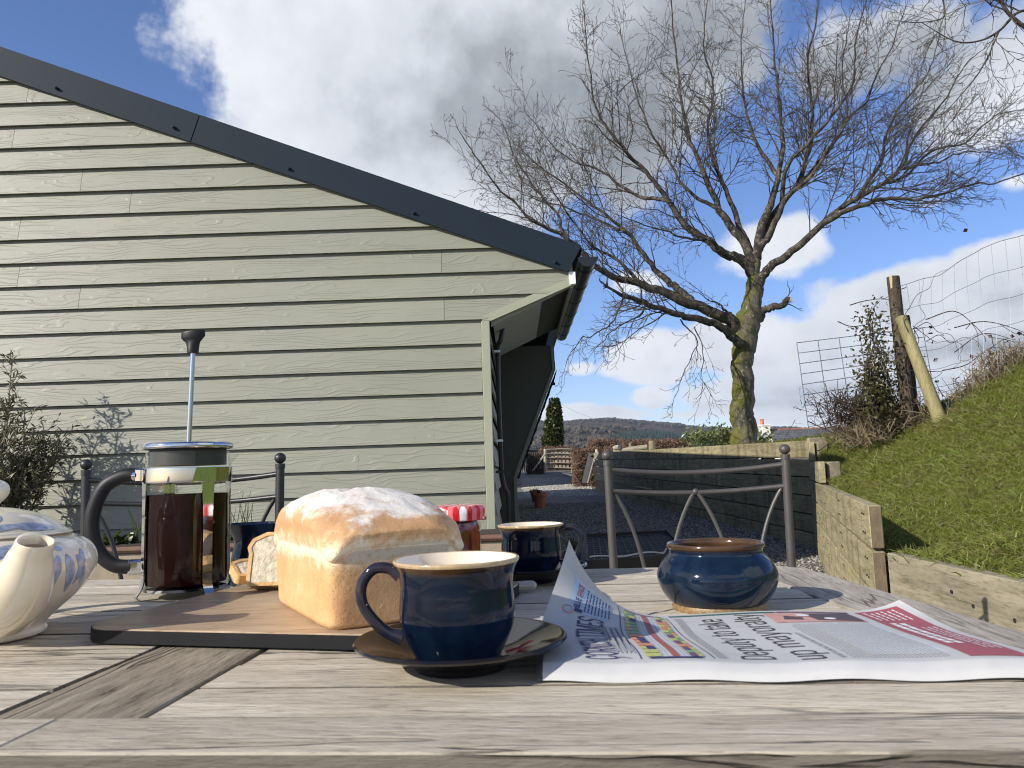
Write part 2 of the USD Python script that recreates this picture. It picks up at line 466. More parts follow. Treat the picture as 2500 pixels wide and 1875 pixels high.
def siding(name, col, bump=.0014):
    """Embossed cedar-grain cement board, painted."""
    c = np.array(col)
    n = {"g": ("geometry", {}), "oi": ("object_info", {}), "of": ("vector_math", {"math_type": "scale", "vector1": (31.0, 17.0, 9.0)}), "ad": ("vector_math", {"math_type": "add"}),
         "ma": ("mapping", {"scale": (1.7, 1.7, 9.0)}), "na": ("noise_texture", {"scale": 1.0, "detail": 2.0, "roughness": .45, "distortion": .3}),
         "mb": ("mapping", {"scale": (1.0, 1.0, 11.0)}), "sx": ("separate_xyz", {}),
         "k1": ("math", {"math_type": "multiply", "value2": 62.0}),
         "k2": ("math", {"math_type": "multiply", "value2": 17.0}), "k3": ("math", {"math_type": "add"}), "k4": ("math", {"math_type": "sine"}),
         "k5": ("math", {"math_type": "multiply", "value2": 3.1416}),
         "sh": ("map_range", {"range_type": "smoothstep", "from_min": .35, "from_max": .95, "to_min": 0.0, "to_max": 1.0}),
         "nb": ("noise_texture", {"scale": 1.4, "detail": 2.0}), "am": ("map_range", {"range_type": "smoothstep", "from_min": .3, "from_max": .62, "to_min": 0.12, "to_max": 1.0}),
         "ml": ("math", {"math_type": "multiply"}),
         "mf": ("mapping", {"scale": (6.0, 6.0, 240.0)}), "nf": ("noise_texture", {"scale": 1.0, "detail": 2.0}), "hf": ("math", {"math_type": "multiply_add", "value2": .28}),
         "b": ("bump", {"strength": 1.0, "distance": bump}),
         "cn": ("noise_texture", {"scale": 1.6, "detail": 8.0, "roughness": .7}), "cr": ("rgb_ramp", {"ramp": [(.3, tuple(c * .93)), (.7, tuple(c * 1.05))]}),
         "ov": ("map_range", {"from_min": 0.0, "from_max": 1.0, "to_min": .965, "to_max": 1.035}), "oh": ("hsv", {}),
         "p": ("principled_bsdf", {"roughness": .52, "specular_ior_level": .45})}
    L = [("oi.random", "of.scale"), ("g.position", "ad.vector1"), ("of.vector", "ad.vector2"), ("ad.vector", "ma.vector"), ("ma.vector", "na.vector"),
         ("ad.vector", "sx.vector"), ("sx.z", "k1.value1"), ("na.fac", "k2.value1"), ("k1.value", "k3.value1"), ("k2.value", "k3.value2"), ("k3.value", "k5.value1"), ("k5.value", "k4.value1"), ("k4.value", "sh.value"),
         ("ma.vector", "nb.vector"), ("nb.fac", "am.value"), ("sh.result", "ml.value1"), ("am.result", "ml.value2"),
         ("ad.vector", "mf.vector"), ("mf.vector", "nf.vector"), ("nf.fac", "hf.value1"), ("ml.value", "hf.value3"), ("hf.value", "b.height"), ("b.normal", "p.normal"),
         ("g.position", "cn.vector"), ("cn.fac", "cr.fac"), ("oi.random", "ov.value"), ("ov.result", "oh.value"), ("cr.color", "oh.color"), ("oh.color", "p.base_color")]
    return mat(name, n, L)


def leafy(name, col, var=.35, trans=.35, rough=.45, hue=.03):
    """Leaves: each one a little different, letting some light through."""
    n = {"g": ("geometry", {}), "v": ("map_range", {"from_min": 0.0, "from_max": 1.0, "to_min": 1 - var, "to_max": 1 + var}),
         "hh": ("map_range", {"from_min": 0.0, "from_max": 1.0, "to_min": .5 - hue, "to_max": .5 + hue}), "w": ("math", {"math_type": "multiply", "value2": 7.31}), "fr": ("math", {"math_type": "fraction"}),
         "h": ("hsv", {"color": col}), "p": ("principled_bsdf", {"roughness": rough, "specular_ior_level": .4}), "t": ("translucent_bsdf", {}), "m": ("mix_closure", {"fac": trans})}
    L = [("g.random_per_island", "v.value"), ("v.result", "h.value"), ("g.random_per_island", "w.value1"), ("w.value", "fr.value1"), ("fr.value", "hh.value"), ("hh.result", "h.hue"),
         ("h.color", "p.base_color"), ("h.color", "t.color"), ("p.BSDF", "m.closure1"), ("t.BSDF", "m.closure2")]
    return mat(name, n, L, surface="m.closure")


def glaze(name, col, col2, rough=.06, edge=None, zed=None):
    """Stoneware glaze that breaks between two tones; edge colours the glaze above the height zed (the thing's own frame)."""
    n = {"t": ("texture_coordinate", {}), "n": ("noise_texture", {"scale": 26.0, "detail": 5.0, "roughness": .6, "distortion": .6}), "n2": ("noise_texture", {"scale": 260.0, "detail": 2.0}),
         "r": ("rgb_ramp", {"ramp": [(.35, col), (.68, col2)]}), "b": ("bump", {"strength": .25, "distance": .0006}),
         "p": ("principled_bsdf", {"roughness": rough, "specular_ior_level": .42})}
    L = [("t.object", "n.vector"), ("t.object", "n2.vector"), ("n.fac", "r.fac"), ("n.fac", "b.height"), ("b.normal", "p.normal")]
    out = "r.color"
    if edge:
        n.update({"x": ("separate_xyz", {}), "e": ("map_range", {"from_min": zed[0], "from_max": zed[1], "to_min": 0.0, "to_max": 1.0, "clamp": True}), "ea": ("math", {"math_type": "multiply_add", "value2": .012}),
                  "em": ("mix_color", {"b": edge})})
        L += [("t.object", "x.vector"), ("n.fac", "ea.value1"), ("x.z", "ea.value3"), ("ea.value", "e.value"), ("e.result", "em.fac"), (out, "em.a")]
        out = "em.result"
    L.append((out, "p.base_color"))
    return mat(name, n, L)


def pane(name, tint=(1, 1, 1), ior=1.5):
    return mat(name, {"t": ("transparent_bsdf", {"color": tint}), "g": ("glossy_bsdf", {"color": (1, 1, 1), "roughness": .02}), "f": ("layer_weight", {"blend": .5}), "pw": ("math", {"math_type": "power", "value2": 4.0}),
                      "sc": ("math", {"math_type": "multiply_add", "value2": .75, "value3": .035, "use_clamp": True}), "m": ("mix_closure", {})},
               [("f.facing", "pw.value1"), ("pw.value", "sc.value1"), ("sc.value", "m.fac"), ("t.BSDF", "m.closure1"), ("g.BSDF", "m.closure2")], surface="m.closure")


# ------------------------------------------------------------------ lie of the land
GY = np.array([-40, 3.0, 6.9, 11.1, 20.4, 24, 33, 45, 60, 90])
GZ = np.array([0, 0, .15, .245, .37, .46, .86, 1.0, .6, -1.5])


def ground_z(y):
    return np.interp(y, GY, GZ)


M_gravel = mat('gravel_look', {"g": ("geometry", {}), "v": ("voronoi_texture", {"scale": 46.0, "randomness": 1.0}), "v2": ("voronoi_texture", {"scale": 110.0}), "n": ("noise_texture", {"scale": .9, "detail": 5.0}),
                               "r": ("rgb_ramp", {"ramp": [(0, (.08, .075, .066)), (.5, (.20, .188, .165)), (1, (.34, .32, .28))]}), "sx": ("separate_color", {}),
                               "nr": ("map_range", {"from_min": .3, "from_max": .7, "to_min": .75, "to_max": 1.15}), "h": ("hsv", {}), "b": ("bump", {"strength": 1.0, "distance": .02, "invert": True}),
                               "p": ("principled_bsdf", {"roughness": .85})},
               [("g.position", "v.vector"), ("g.position", "v2.vector"), ("g.position", "n.vector"), ("v.color", "sx.color"), ("sx.r", "r.fac"), ("n.fac", "nr.value"), ("nr.result", "h.value"), ("r.color", "h.color"),
                ("h.color", "p.base_color"), ("v.distance", "b.height"), ("b.normal", "p.normal")])
xs = np.array([-90, -60, -30, -15, -8, -4, -1, 0, 1, 2, 3, 4.5, 8, 15, 30, 60, 90], float)
ys = np.unique(np.r_[np.array([-60, -30, -10, 0, 3]), np.linspace(3, 12, 13), np.linspace(12, 90, 60)])
X, Y = np.meshgrid(xs, ys)
Z = ground_z(Y)
nx = len(xs)
i, j = np.meshgrid(np.arange(len(ys) - 1), np.arange(nx - 1), indexing='ij')
gq = np.stack([i * nx + j, i * nx + j + 1, (i + 1) * nx + j + 1, (i + 1) * nx + j], -1).reshape(-1, 4)
setting('ground', (np.stack([X, Y, Z], -1).reshape(-1, 3), gq), M_gravel, smooth=True)

# the retaining wall's line: near planks along the table, the stepped bay, the long bay
Cx = 1.34
E0 = np.array([1.30, 2.83])
J0 = np.array([2.64, 6.9])
A1 = np.array([1.93, 18.6])
CP = [(Cx + .06, -2, .42), (Cx + .06, 1, .42), (Cx + .06, 2.2, .43), (Cx + .08, 2.83, .47), (1.6, 3.4, .58), (2.0, 4.6, .66), (2.3, 5.5, .76), (2.6, 6.3, .93), (2.75, 6.95, 1.0),
      (2.7, 8, 1.06), (2.55, 11, 1.16), (2.3, 15, 1.22), (2.05, 18.6, 1.28), (3.95, 13, 1.2), (3.3, 10, 1.12), (6, 13, 1.17), (6, 20, 1.12), (3, 24, 1.2), (3, 34, 1.2), (10, 30, 1.1), (12, 12, 1.2), (5, 9, 1.2), (4.4, 10, 1.14), (5.5, 14, 1.14),
      (12, 4, 1.9), (5, 1, 1.75), (3, 0, 1.1), (3, -2, 1.1), (6, -2, 1.9), (1.7, 1, .56), (1.7, 2.2, .60)]
for px, py, y in [(2225, 1045, 6.0), (2100, 1062, 6.8), (2320, 1010, 5.8), (2400, 945, 5.7), (2500, 880, 5.5), (2500, 1200, 3.6), (2500, 1320, 2.9), (2500, 1010, 4.7), (2300, 1150, 4.6), (2120, 1130, 5.9), (2250, 1085, 5.4), (2250, 1250, 3.7), (2380, 1330, 2.75)]:
    CP.append(tuple(at(px, py, y)))
CP.append((4.3, 5.2, 1.72))
CP.append((4.6, 6.0, 1.66))
CP.append((4.0, 6.6, 1.42))
CP = np.array(CP)
_rbf = RBFInterpolator(CP[:, :2], CP[:, 2], kernel='thin_plate_spline', smoothing=.02)


def wall_x(y):
    return np.interp(y, [-3, E0[1] - .01, E0[1], J0[1], A1[1], 40], [Cx, Cx, E0[0] + .04, J0[0] + .04, A1[0] + .05, A1[0] + .3])


def bank_z(x, y):
    x, y = np.broadcast_arrays(np.asarray(x, float), np.asarray(y, float))
    z = _rbf(np.stack([np.clip(x, 0, 12).ravel(), np.clip(y, -2, 34).ravel()], 1)).reshape(x.shape)
    return np.clip(z, .3, 2.1)


bys = np.unique(np.r_[np.linspace(-3, 2.8, 24), np.linspace(2.84, 8, 60), np.linspace(8, 40, 60)])
bds = np.r_[np.linspace(0.03, 3, 44), np.linspace(3.3, 9, 16), 12, 20, 40]
X = wall_x(bys)[:, None] + bds[None, :]
Y = np.broadcast_to(bys[:, None], X.shape)
Z = bank_z(X, Y) + .02 * (meshkit.fbm(np.stack([X * 2, Y * 2, X * 0], -1), 4) - .5)
nb = len(bds)
i, j = np.meshgrid(np.arange(len(bys) - 1), np.arange(nb - 1), indexing='ij')
gq = np.stack([i * nb + j, i * nb + j + 1, (i + 1) * nb + j + 1, (i + 1) * nb + j], -1).reshape(-1, 4)
M_turf = mat('turf_look', {"g": ("geometry", {}), "n": ("noise_texture", {"scale": 2.3, "detail": 6.0, "roughness": .65}), "r": ("rgb_ramp", {"ramp": [(.3, (.09, .135, .028)), (.55, (.135, .18, .042)), (.75, (.22, .19, .09))]}),
                           "n2": ("noise_texture", {"scale": 90.0, "detail": 3.0}), "b": ("bump", {"strength": 1.0, "distance": .02}), "p": ("principled_bsdf", {"roughness": .9, "specular_ior_level": .1})},
             [("g.position", "n.vector"), ("g.position", "n2.vector"), ("n.fac", "r.fac"), ("r.color", "p.base_color"), ("n2.fac", "b.height"), ("b.normal", "p.normal")])
setting('bank', (np.stack([X, Y, Z], -1).reshape(-1, 3), gq), M_turf, smooth=True)


# far fields and hills: rings of ground out to the ridge on the skyline
RIDGE = np.array([(-400, 1075), (900, 1055), (1300, 1032), (1345, 1038), (1400, 1033), (1480, 1028), (1560, 1034), (1640, 1041), (1700, 1049), (1760, 1051), (1800, 1056), (1900, 1048), (1960, 1052), (2040, 1058), (2200, 1062), (2600, 1070), (3200, 1090)], float)
FRONT = np.array([(-400, 1100), (1200, 1075), (1310, 1070), (1360, 1050), (1430, 1041), (1500, 1046), (1580, 1058), (1650, 1072), (1800, 1095), (2600, 1110), (3200, 1120)], float)


def px_height(px, py, dist):
    a = math.atan((px - 1250) / F)
    d = ray(px, py)
    return EYE[2] + d[2] / math.hypot(d[0], d[1]) * dist


AZ = np.linspace(-75, 75, 500)
pxs = 1250 + F * np.tan(np.radians(np.clip(AZ, -50, 50)))
front_z = np.array([px_height(p, np.interp(p, FRONT[:, 0], FRONT[:, 1]), 1500) for p in pxs])
ridge_z = np.array([px_height(p, np.interp(p, RIDGE[:, 0], RIDGE[:, 1]), 2600) for p in pxs])
rows = [(70, -1.6 + 0 * pxs), (110, -6 + 0 * pxs), (250, -22 + 0 * pxs), (600, -30 + 0 * pxs), (850, -8 + 0 * pxs), (1050, front_z * .35), (1300, front_z * .8), (1500, front_z), (1700, front_z * .93), (2000, np.minimum(front_z * .9, ridge_z * .75)), (2350, ridge_z * .92), (2600, ridge_z), (3000, ridge_z * .9), (4200, ridge_z * .3)]
dd = np.array([r[0] for r in rows], float)
hh = np.stack([r[1] for r in rows])
dist = np.unique(np.r_[np.linspace(70, 600, 10), np.linspace(600, 2700, 110), np.linspace(2800, 4200, 6)])
H = np.stack([np.interp(dist, dd, hh[:, k]) for k in range(len(AZ))], 1)
a = np.radians(AZ)[None, :]
HX, HY = dist[:, None] * np.sin(a), dist[:, None] * np.cos(a)
rough = meshkit.fbm(np.stack([HX / 55, HY / 55, HX * 0], -1), 5)
H = H + np.where(dist[:, None] > 700, (rough - .5) * 15 * np.clip((dist[:, None] - 700) / 300, 0, 1), 0) * np.where(np.abs(dist[:, None] - 2600) < 250, .35, 1)
na = len(AZ)
i, j = np.meshgrid(np.arange(len(dist) - 1), np.arange(na - 1), indexing='ij')
hq = np.stack([i * na + j, i * na + j + 1, (i + 1) * na + j + 1, (i + 1) * na + j], -1).reshape(-1, 4)
M_hill = mat('hill_look', {"g": ("geometry", {}), "n": ("noise_texture", {"scale": .0042, "detail": 8.0, "roughness": .6}), "n2": ("noise_texture", {"scale": .045, "detail": 6.0, "roughness": .75}),
                           "r": ("rgb_ramp", {"ramp": [(.35, (.055, .045, .034)), (.5, (.085, .07, .05)), (.62, (.062, .066, .034)), (.72, (.11, .09, .06))]}),
                           "r2": ("rgb_ramp", {"ramp": [(.3, (.55, .55, .55)), (.7, (1.25, 1.25, 1.25))]}), "m": ("mix_color", {"blend_type": "multiply", "fac": 1.0, "use_clamp": False}),
                           "b": ("bump", {"strength": 1.0, "distance": 9.0}), "p": ("principled_bsdf", {"roughness": 1.0, "specular_ior_level": 0.0})},
             [("g.position", "n.vector"), ("g.position", "n2.vector"), ("n.fac", "r.fac"), ("n2.fac", "r2.fac"), ("r.color", "m.a"), ("r2.color", "m.b"), ("m.result", "p.base_color"), ("n2.fac", "b.height"), ("b.normal", "p.normal")])
setting('hills', (np.stack([HX, HY, H], -1).reshape(-1, 3), hq), M_hill, smooth=True)


def hill_z(x, y):
    r, t = np.hypot(x, y), np.degrees(np.arctan2(x, y))
    fi = np.interp(r, dist, np.arange(len(dist)))
    fj = np.interp(t, AZ, np.arange(na))
    i0, j0 = np.minimum(fi.astype(int), len(dist) - 2), np.minimum(fj.astype(int), na - 2)
    u, w = fi - i0, fj - j0
    return (H[i0, j0] * (1 - u) * (1 - w) + H[i0 + 1, j0] * u * (1 - w) + H[i0, j0 + 1] * (1 - u) * w + H[i0 + 1, j0 + 1] * u * w)


def polar(px, d):
    t = math.atan((px - 1250) / F)
    return d * math.sin(t), d * math.cos(t)


def cone_tree(seed):
    r = np.random.default_rng(seed)
    vs, fs = [], []
    for k in range(4):
        c = trimesh.creation.cone(2.4 - .5 * k, 4.0, sections=7)
        v, f = V(c)
        v = v * (1, 1, 1) + r.normal(size=v.shape) * .25
        v[:, 2] += 1 + 2.4 * k
        vs.append((v, f))
    return join(*vs)


def puff_tree(seed):
    r = np.random.default_rng(seed)
    vs = []
    for k in range(4):
        v, f = ball((0, 0, 0), 1, 1)
        v = v * (1 + .35 * r.normal(size=(len(v), 1)))
        v = v * r.uniform(2.2, 3.6) * (1, 1, .9) + r.uniform(-2.4, 2.4, 3) * (1, 1, .5) + (0, 0, 5)
        vs.append((v, f))
    vs.append(tube([(0, 0, -1), (0, 0, 5)], .4, 5))
    return join(*vs)


M_conifer = plain('conifer_look', (.018, .034, .026), .9, .4, .05)
M_wood_far = plain('bare_wood_look', (.075, .058, .042), .95, .4, .02)
M_wood_far2 = plain('bare_wood_dark_look', (.06, .056, .036), .95, .4, .02)
pos = []
while len(pos) < 1500:
    px = rng.uniform(1490, 1730)
    d = rng.uniform(900, 1550)
    x, y = polar(px, d)
    edge = np.interp(px, [1490, 1560, 1620, 1700, 1730], [1120, 1330, 1450, 1450, 1330])
    if d < edge and d > np.interp(px, [1490, 1560, 1730], [930, 1000, 1000]):
        pos.append((x, y, hill_z(np.array([x]), np.array([y]))[0] - .5))
pos = np.array(pos)
scatter('conifer_plantation', [(cone_tree(k), M_conifer, False) for k in range(4)], pos, rng.uniform(0, 6.28, len(pos)), rng.uniform(.8, 1.35, len(pos)), label='dark green conifer plantation on the slope of the far hill', cat='wood')
pos = []
while len(pos) < 5200:
    px = rng.uniform(1150, 2300)
    d = rng.uniform(640, 2650) if rng.random() < .75 else rng.uniform(2450, 2620)
    x, y = polar(px, d)
    if meshkit.noise(np.array([[x / 120, y / 120, 3.3]]))[0] > (.42 if d < 2300 else .25) and not (1500 < px < 1735 and 900 < d < 1500) and not (1660 < px < 1800 and 640 < d < 1250):
        pos.append((x, y, hill_z(np.array([x]), np.array([y]))[0] - 1))
pos = np.array(pos)
scatter('bare_woodland', [(puff_tree(k), (M_wood_far, M_wood_far2)[k % 2], False) for k in range(6)], pos, rng.uniform(0, 6.28, len(pos)), rng.uniform(.7, 1.3, len(pos)), label='bare brown winter woodland covering the far hillside', cat='wood')
# a green field on the slope
fx = []
for px, d in [(1655, 1240), (1720, 1230), (1790, 1150), (1800, 980), (1700, 990), (1650, 1080)]:
    fx.append(polar(px, d))
fp = sg.Polygon(fx)
gp = trimesh.creation.extrude_polygon(fp, .1, engine='earcut')
sub = trimesh.Trimesh(*V(gp)).subdivide_to_size(30)
fv, ff = V(sub)
fv[:, 2] = hill_z(fv[:, 0], fv[:, 1]) + 6.0 + (fv[:, 2] > .05) * .5
setting('field', (fv, ff), plain('field_look', (.075, .12, .03), .95, .15, .02), smooth=True)

# ------------------------------------------------------------------ the green boarded house on the left
YW = 4.69
BP = .15
OLIVE = (.228, .230, .182)
M_board = siding('olive_siding_look', OLIVE)
M_trim = plain('olive_trim_look', (.285, .295, .215), .5, .06, 3.0)
M_metal = plain('dark_flashing_look', (.013, .022, .033), .6, .10, 1.6, spec=.12)
M_black = plain('black_plastic_look', (.012, .012, .014), .28, .1, 6.0)
M_white = plain('white_plastic_look', (.75, .77, .78), .35, .04, 4.0)
M_soffit = plain('soffit_look', (.36, .345, .285), .5, .06, 4.0)
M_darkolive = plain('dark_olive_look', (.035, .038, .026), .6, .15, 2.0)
XC = -.13                        # the house's right-hand corner
XE, ZE = at(1420, 600, YW - .05)[[0, 2]]     # eave end of the roof edge
XL, ZL = at(0, 113, YW - .05)[[0, 2]]
SL = (ZL - ZE) / (XE - XL)
XR = -4.3
ZR = ZE + SL * (XE - XR)
FH = .205                         # depth of the roof edge flashing
HY1 = 16.6
house = thing('house', 'olive green weatherboarded house with dark grey roof edge', 'house', (XC, YW, 0))
soff_y, soff_z = YW, 2.0
SX0, SZ0 = at(1195, 785, YW)[[0, 2]]
SX1, SZ1 = at(1392, 694, YW)[[0, 2]]


def under_roof(x):
    return ZE - FH * .9 + SL * (XE - np.abs(x - XR) * 0 - x) if x > XR else ZE - FH * .9 + SL * (XE - (2 * XR - x))


gable = sg.Polygon([(XC - .05, -.2), (XC - .05, SZ0), (SX1, SZ1), (SX1, under_roof(SX1)), (XR, under_roof(XR)), (2 * XR - SX1, under_roof(SX1)), (2 * XR - SX1, SZ1), (2 * XR - XC, SZ0), (2 * XR - XC, -.2)])
part('gable_wall', xz_slab(gable.buffer(-.01), YW + .012, YW + .12), M_darkolive, house)
row_z0 = at(0, 647.6, YW)[2]
k0 = math.ceil((row_z0 - .0) / BP)
JOINTS = {}
for y_img, xj in [(222, 73), (333, 38), (444, 203), (493, 322), (565, 52), (625, 1078), (680, 50), (735, 198), (760, 1085)]:
    p = at(xj, y_img, YW)
    JOINTS.setdefault(int(math.floor((p[2] - row_z0) / BP)), []).append(p[0])
jr = random.Random(5)
for k in range(-k0, 40):
    z0 = row_z0 + k * BP
    z1 = z0 + BP + .012
    if z0 > ZR:
        break
    cuts = sorted(JOINTS.get(k, []))
    if not cuts:
        cuts = [jr.uniform(-4.6, -3.6)] if k % 2 else []
    cuts = [2 * XR - 2] + [c for c in ([jr.uniform(-7.4, -5.4)] + cuts)] + [3.0]
    for a0, a1 in zip(cuts[:-1], cuts[1:]):
        cell = gable.intersection(sg.box(a0 + .0012, z0, a1 - .0012, z1))
        for g in getattr(cell, 'geoms', [cell]):
            if g.is_empty or g.geom_type != 'Polygon' or g.area < .002:
                continue
            v, f = xz_slab(g, YW - .012, YW + .0)
            t = (v[:, 2] - z0) / (z1 - z0)
            v[:, 1] = v[:, 1] - .020 + .027 * t
            part('board', (v, f), M_board, house, smooth=False)
# trims
tw = .062
part('corner_board', cbox((XC - .048, YW - .032, 0), (XC + .004, YW + .03, SZ0 - .002), .003), M_trim, house)
dx, dz = SX1 - SX0, SZ1 - SZ0
ln = math.hypot(dx, dz)
nx_, nz_ = -dz / ln, dx / ln
rk = [(SX0 - .048, SZ0), (SX0 - .048, SZ0 + .03), (SX1, SZ1 + .036), (SX1, SZ1 - .012), (SX0 + .01, SZ0 - .03), (SX0 - .0, SZ0 - .0)]
part('raking_trim', xz_slab([(SX0 - .046, SZ0 + .0), (SX0 - .03, SZ0 + .034), (SX1 + .004, SZ1 + .036), (SX1 + .004, SZ1 - .014), (SX0 + .012, SZ0 - .0)], YW - .030, YW + .02), M_trim, house)
SZ = SZ1 - .02
part('soffit_lining', xz_slab([(SX0 + .01, SZ0 + .01), (SX1, SZ1 + .02), (SX1, SZ1 - .012), (SX0 + .01, SZ0 - .025)], YW + .02, YW + .05), M_soffit, house)
# grooved soffit boards run along the slope of the trim, one behind the other
sb = .105
ny = 14
SEND = YW + 1.5
for k in range(ny):
    y0 = YW + .052 + k * (SEND - YW - .05) / ny
    y1 = y0 + (SEND - YW - .05) / ny - .011
    part('soffit_board', xz_slab([(SX0 + .02, SZ0 + .012), (SX1 - .02, SZ1 + .012), (SX1 - .02, SZ1 - .0), (SX0 + .02, SZ0 - .0)], y0, y1), M_soffit, house, smooth=False)
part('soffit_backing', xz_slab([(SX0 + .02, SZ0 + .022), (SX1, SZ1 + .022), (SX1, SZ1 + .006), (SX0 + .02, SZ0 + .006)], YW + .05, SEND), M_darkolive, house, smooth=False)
part('fascia', cbox((SX1 - .004, YW + .0, SZ1 - .025), (SX1 + .018, HY1, SZ1 + .2), .002), M_trim, house)
cap = xz_slab([at(1388, 664, YW - .03)[[0, 2]], at(1388 + 16, 664, YW - .03)[[0, 2]], at(1406, 692, YW - .03)[[0, 2]], at(1391, 695, YW - .03)[[0, 2]]], YW - .034, YW + .02)
part('fascia_end_cap', cap, M_white, house)
# roof edge flashing in two lengths, with screws
P = {k: at(*k, YW - .05)[[0, 2]] for k in [(0, 113), (490, 277), (468, 333), (0, 185), (1420, 600), (1386, 664), (1395, 640)]}


def edge_z(x):
    return ZE + SL * (XE - x)


def low_z(x):
    a_, b_ = P[(0, 185)], P[(1386, 664)]
    return b_[1] + (a_[1] - b_[1]) / (a_[0] - b_[0]) * (x - b_[0])


jx0, jx1 = P[(490, 277)][0], P[(468, 333)][0]
part('roof_flashing', xz_slab([(XR, edge_z(XR)), (jx0 - .010, edge_z(jx0 - .010)), (jx1 - .010, low_z(jx1 - .010)), (XR, low_z(XR))], YW - .05, YW - .038), M_metal, house)
part('roof_flashing', xz_slab([(jx0 - .002, edge_z(jx0 - .002)), (XE, ZE), (P[(1386, 664)][0], P[(1386, 664)][1]), (jx1 - .002, low_z(jx1 - .002))], YW - .053, YW - .041), M_metal, house)
part('roof_flashing', xz_slab([(2 * XR - XE, ZE), (XR, edge_z(XR)), (XR, low_z(XR)), (2 * XR - XE, low_z(XE))], YW - .05, YW - .038), M_metal, house)
for sx, sy in [(137, 215), (424, 311), (705, 412), (1010, 520), (1355, 640)]:
    c = at(sx, sy, YW - .056)
    h = lathe([(0, 0), (.011, 0), (.012, .003), (.0075, .005), (.0075, .016), (0, .017)], (0, 0, 0), 10)[0]
    hv = np.stack([h[:, 0], -h[:, 2], h[:, 1]], 1) + c
    part('screw', (hv, lathe([(0, 0), (.011, 0), (.012, .003), (.0075, .005), (.0075, .016), (0, .017)], (0, 0, 0), 10)[1]), M_metal, house)
for sgn in (1, -1):
    e0 = (XE, ZE) if sgn > 0 else (2 * XR - XE, ZE)
    part('roof', xz_slab([(XR, ZR - .002), (e0[0], e0[1] - .002), (e0[0], e0[1] - .03), (XR, ZR - .03)] if sgn > 0 else [(e0[0], e0[1] - .002), (XR, ZR - .002), (XR, ZR - .03), (e0[0], e0[1] - .03)], YW - .041, HY1), M_metal, house)
# side wall, boards lapping away from us
part('side_wall', cbox((XC - .10, YW + .13, -.2), (XC - .02, HY1, 2.1), .001), M_darkolive, house)
part('back_wall', cbox((2 * XR - XC, HY1 - .1, -.2), (XC - .1, HY1, 2.0), .001), M_darkolive, house)
part('side_wall', cbox((2 * XR - XC, YW + .13, -.2), (2 * XR - XC + .08, HY1, 2.0), .001), M_darkolive, house)
for k in range(-k0, 8):
    z0 = row_z0 + k * BP
    if z0 + BP > SZ0 + .02:
        break
    v, f = yz_slab(sg.box(YW + .034, z0, 12.0, z0 + BP + .012), XC - .012, XC)
    t = (v[:, 2] - z0) / (BP + .012)
    v[:, 0] += .018 - .026 * t
    part('board', (v, f), M_board, house, smooth=False)
# the flared fin where the lower wing's eave begins
fin_y = SEND
fz = SZ1 + .004
f0 = at(1236, 852, fin_y)
f1 = at(1346, 850, fin_y)
f2 = at(1352, 902, fin_y)
f3 = at(1258, 1165, fin_y)
f4 = at(1254, 1300, fin_y)
fin_front = [(XC + .01, f0[2] + .02), (f1[0], f1[2] + .02), (f2[0] - .012, f2[2]), (f3[0] - .012, f3[2]), (f3[0] - .012, 0.1), (XC + .01, 0.1)]
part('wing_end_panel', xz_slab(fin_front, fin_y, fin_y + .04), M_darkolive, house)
fin_edge = sg.LineString([(f1[0] + .006, f1[2] + .02), (f2[0], f2[2]), (f3[0], f3[2]), (f3[0], .1)]).buffer(.013, cap_style=2, join_style=2)
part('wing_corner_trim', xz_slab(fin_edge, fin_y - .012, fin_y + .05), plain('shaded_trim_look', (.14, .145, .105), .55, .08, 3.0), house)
for k in range(9):
    u = (k + .5) / 9
    q = np.array([f2[0], f2[2]]) * (1 - u) + np.array([f3[0], f3[2]]) * u
    w0 = np.array([f3[0] - f2[0], f3[2] - f2[2]])
    w0 /= np.linalg.norm(w0)
    n0 = np.array([w0[1] * -1, w0[0]])
    if n0[0] < 0:
        n0 = -n0
    a0, a1 = q - w0 * .05, q + w0 * .055
    part('hung_slate', xz_slab([a0 + n0 * .02, a1 + n0 * .021, a1 + n0 * .036, a0 + n0 * .026], fin_y - .01, fin_y + 1.2), M_metal, house, smooth=False)
part('overflow_pipe', tube([at(1345, 937, fin_y + .1), at(1355, 937, fin_y + .1)], .012, 8), M_black, house)
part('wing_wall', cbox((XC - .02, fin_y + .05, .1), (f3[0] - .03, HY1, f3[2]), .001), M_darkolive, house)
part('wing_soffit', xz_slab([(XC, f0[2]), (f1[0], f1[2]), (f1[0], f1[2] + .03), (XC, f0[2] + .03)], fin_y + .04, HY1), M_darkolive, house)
# gutter with brackets, downpipe with clips
gx = at(1424, 640, YW)[0] + .026
gz = at(1424, 632, YW)[2]
arc = [(gx + .058 * math.cos(t), gz + .058 * math.sin(t)) for t in np.linspace(math.pi, 2 * math.pi, 13)]
arc2 = [(gx + .052 * math.cos(t), gz + .052 * math.sin(t)) for t in np.linspace(2 * math.pi, math.pi, 13)]
part('gutter', xz_slab(arc + arc2, YW - .03, YW + 2.7), M_black, house)
part('gutter_stop_end', xz_slab([(gx + .062 * math.cos(t), gz + .062 * math.sin(t)) for t in np.linspace(math.pi, 2 * math.pi, 17)], YW - .046, YW - .031), M_black, house)
barc = [(gx + .0610 * math.cos(t), gz + .0610 * math.sin(t)) for t in np.linspace(math.pi, 2 * math.pi, 13)]
barc2 = [(gx + .0585 * math.cos(t), gz + .0585 * math.sin(t)) for t in np.linspace(2 * math.pi, math.pi, 13)]
for k in range(6):
    y0 = YW + .12 + k * .46
    part('gutter_bracket', xz_slab(barc + barc2, y0, y0 + .028), M_black, house)
py_ = YW + .42
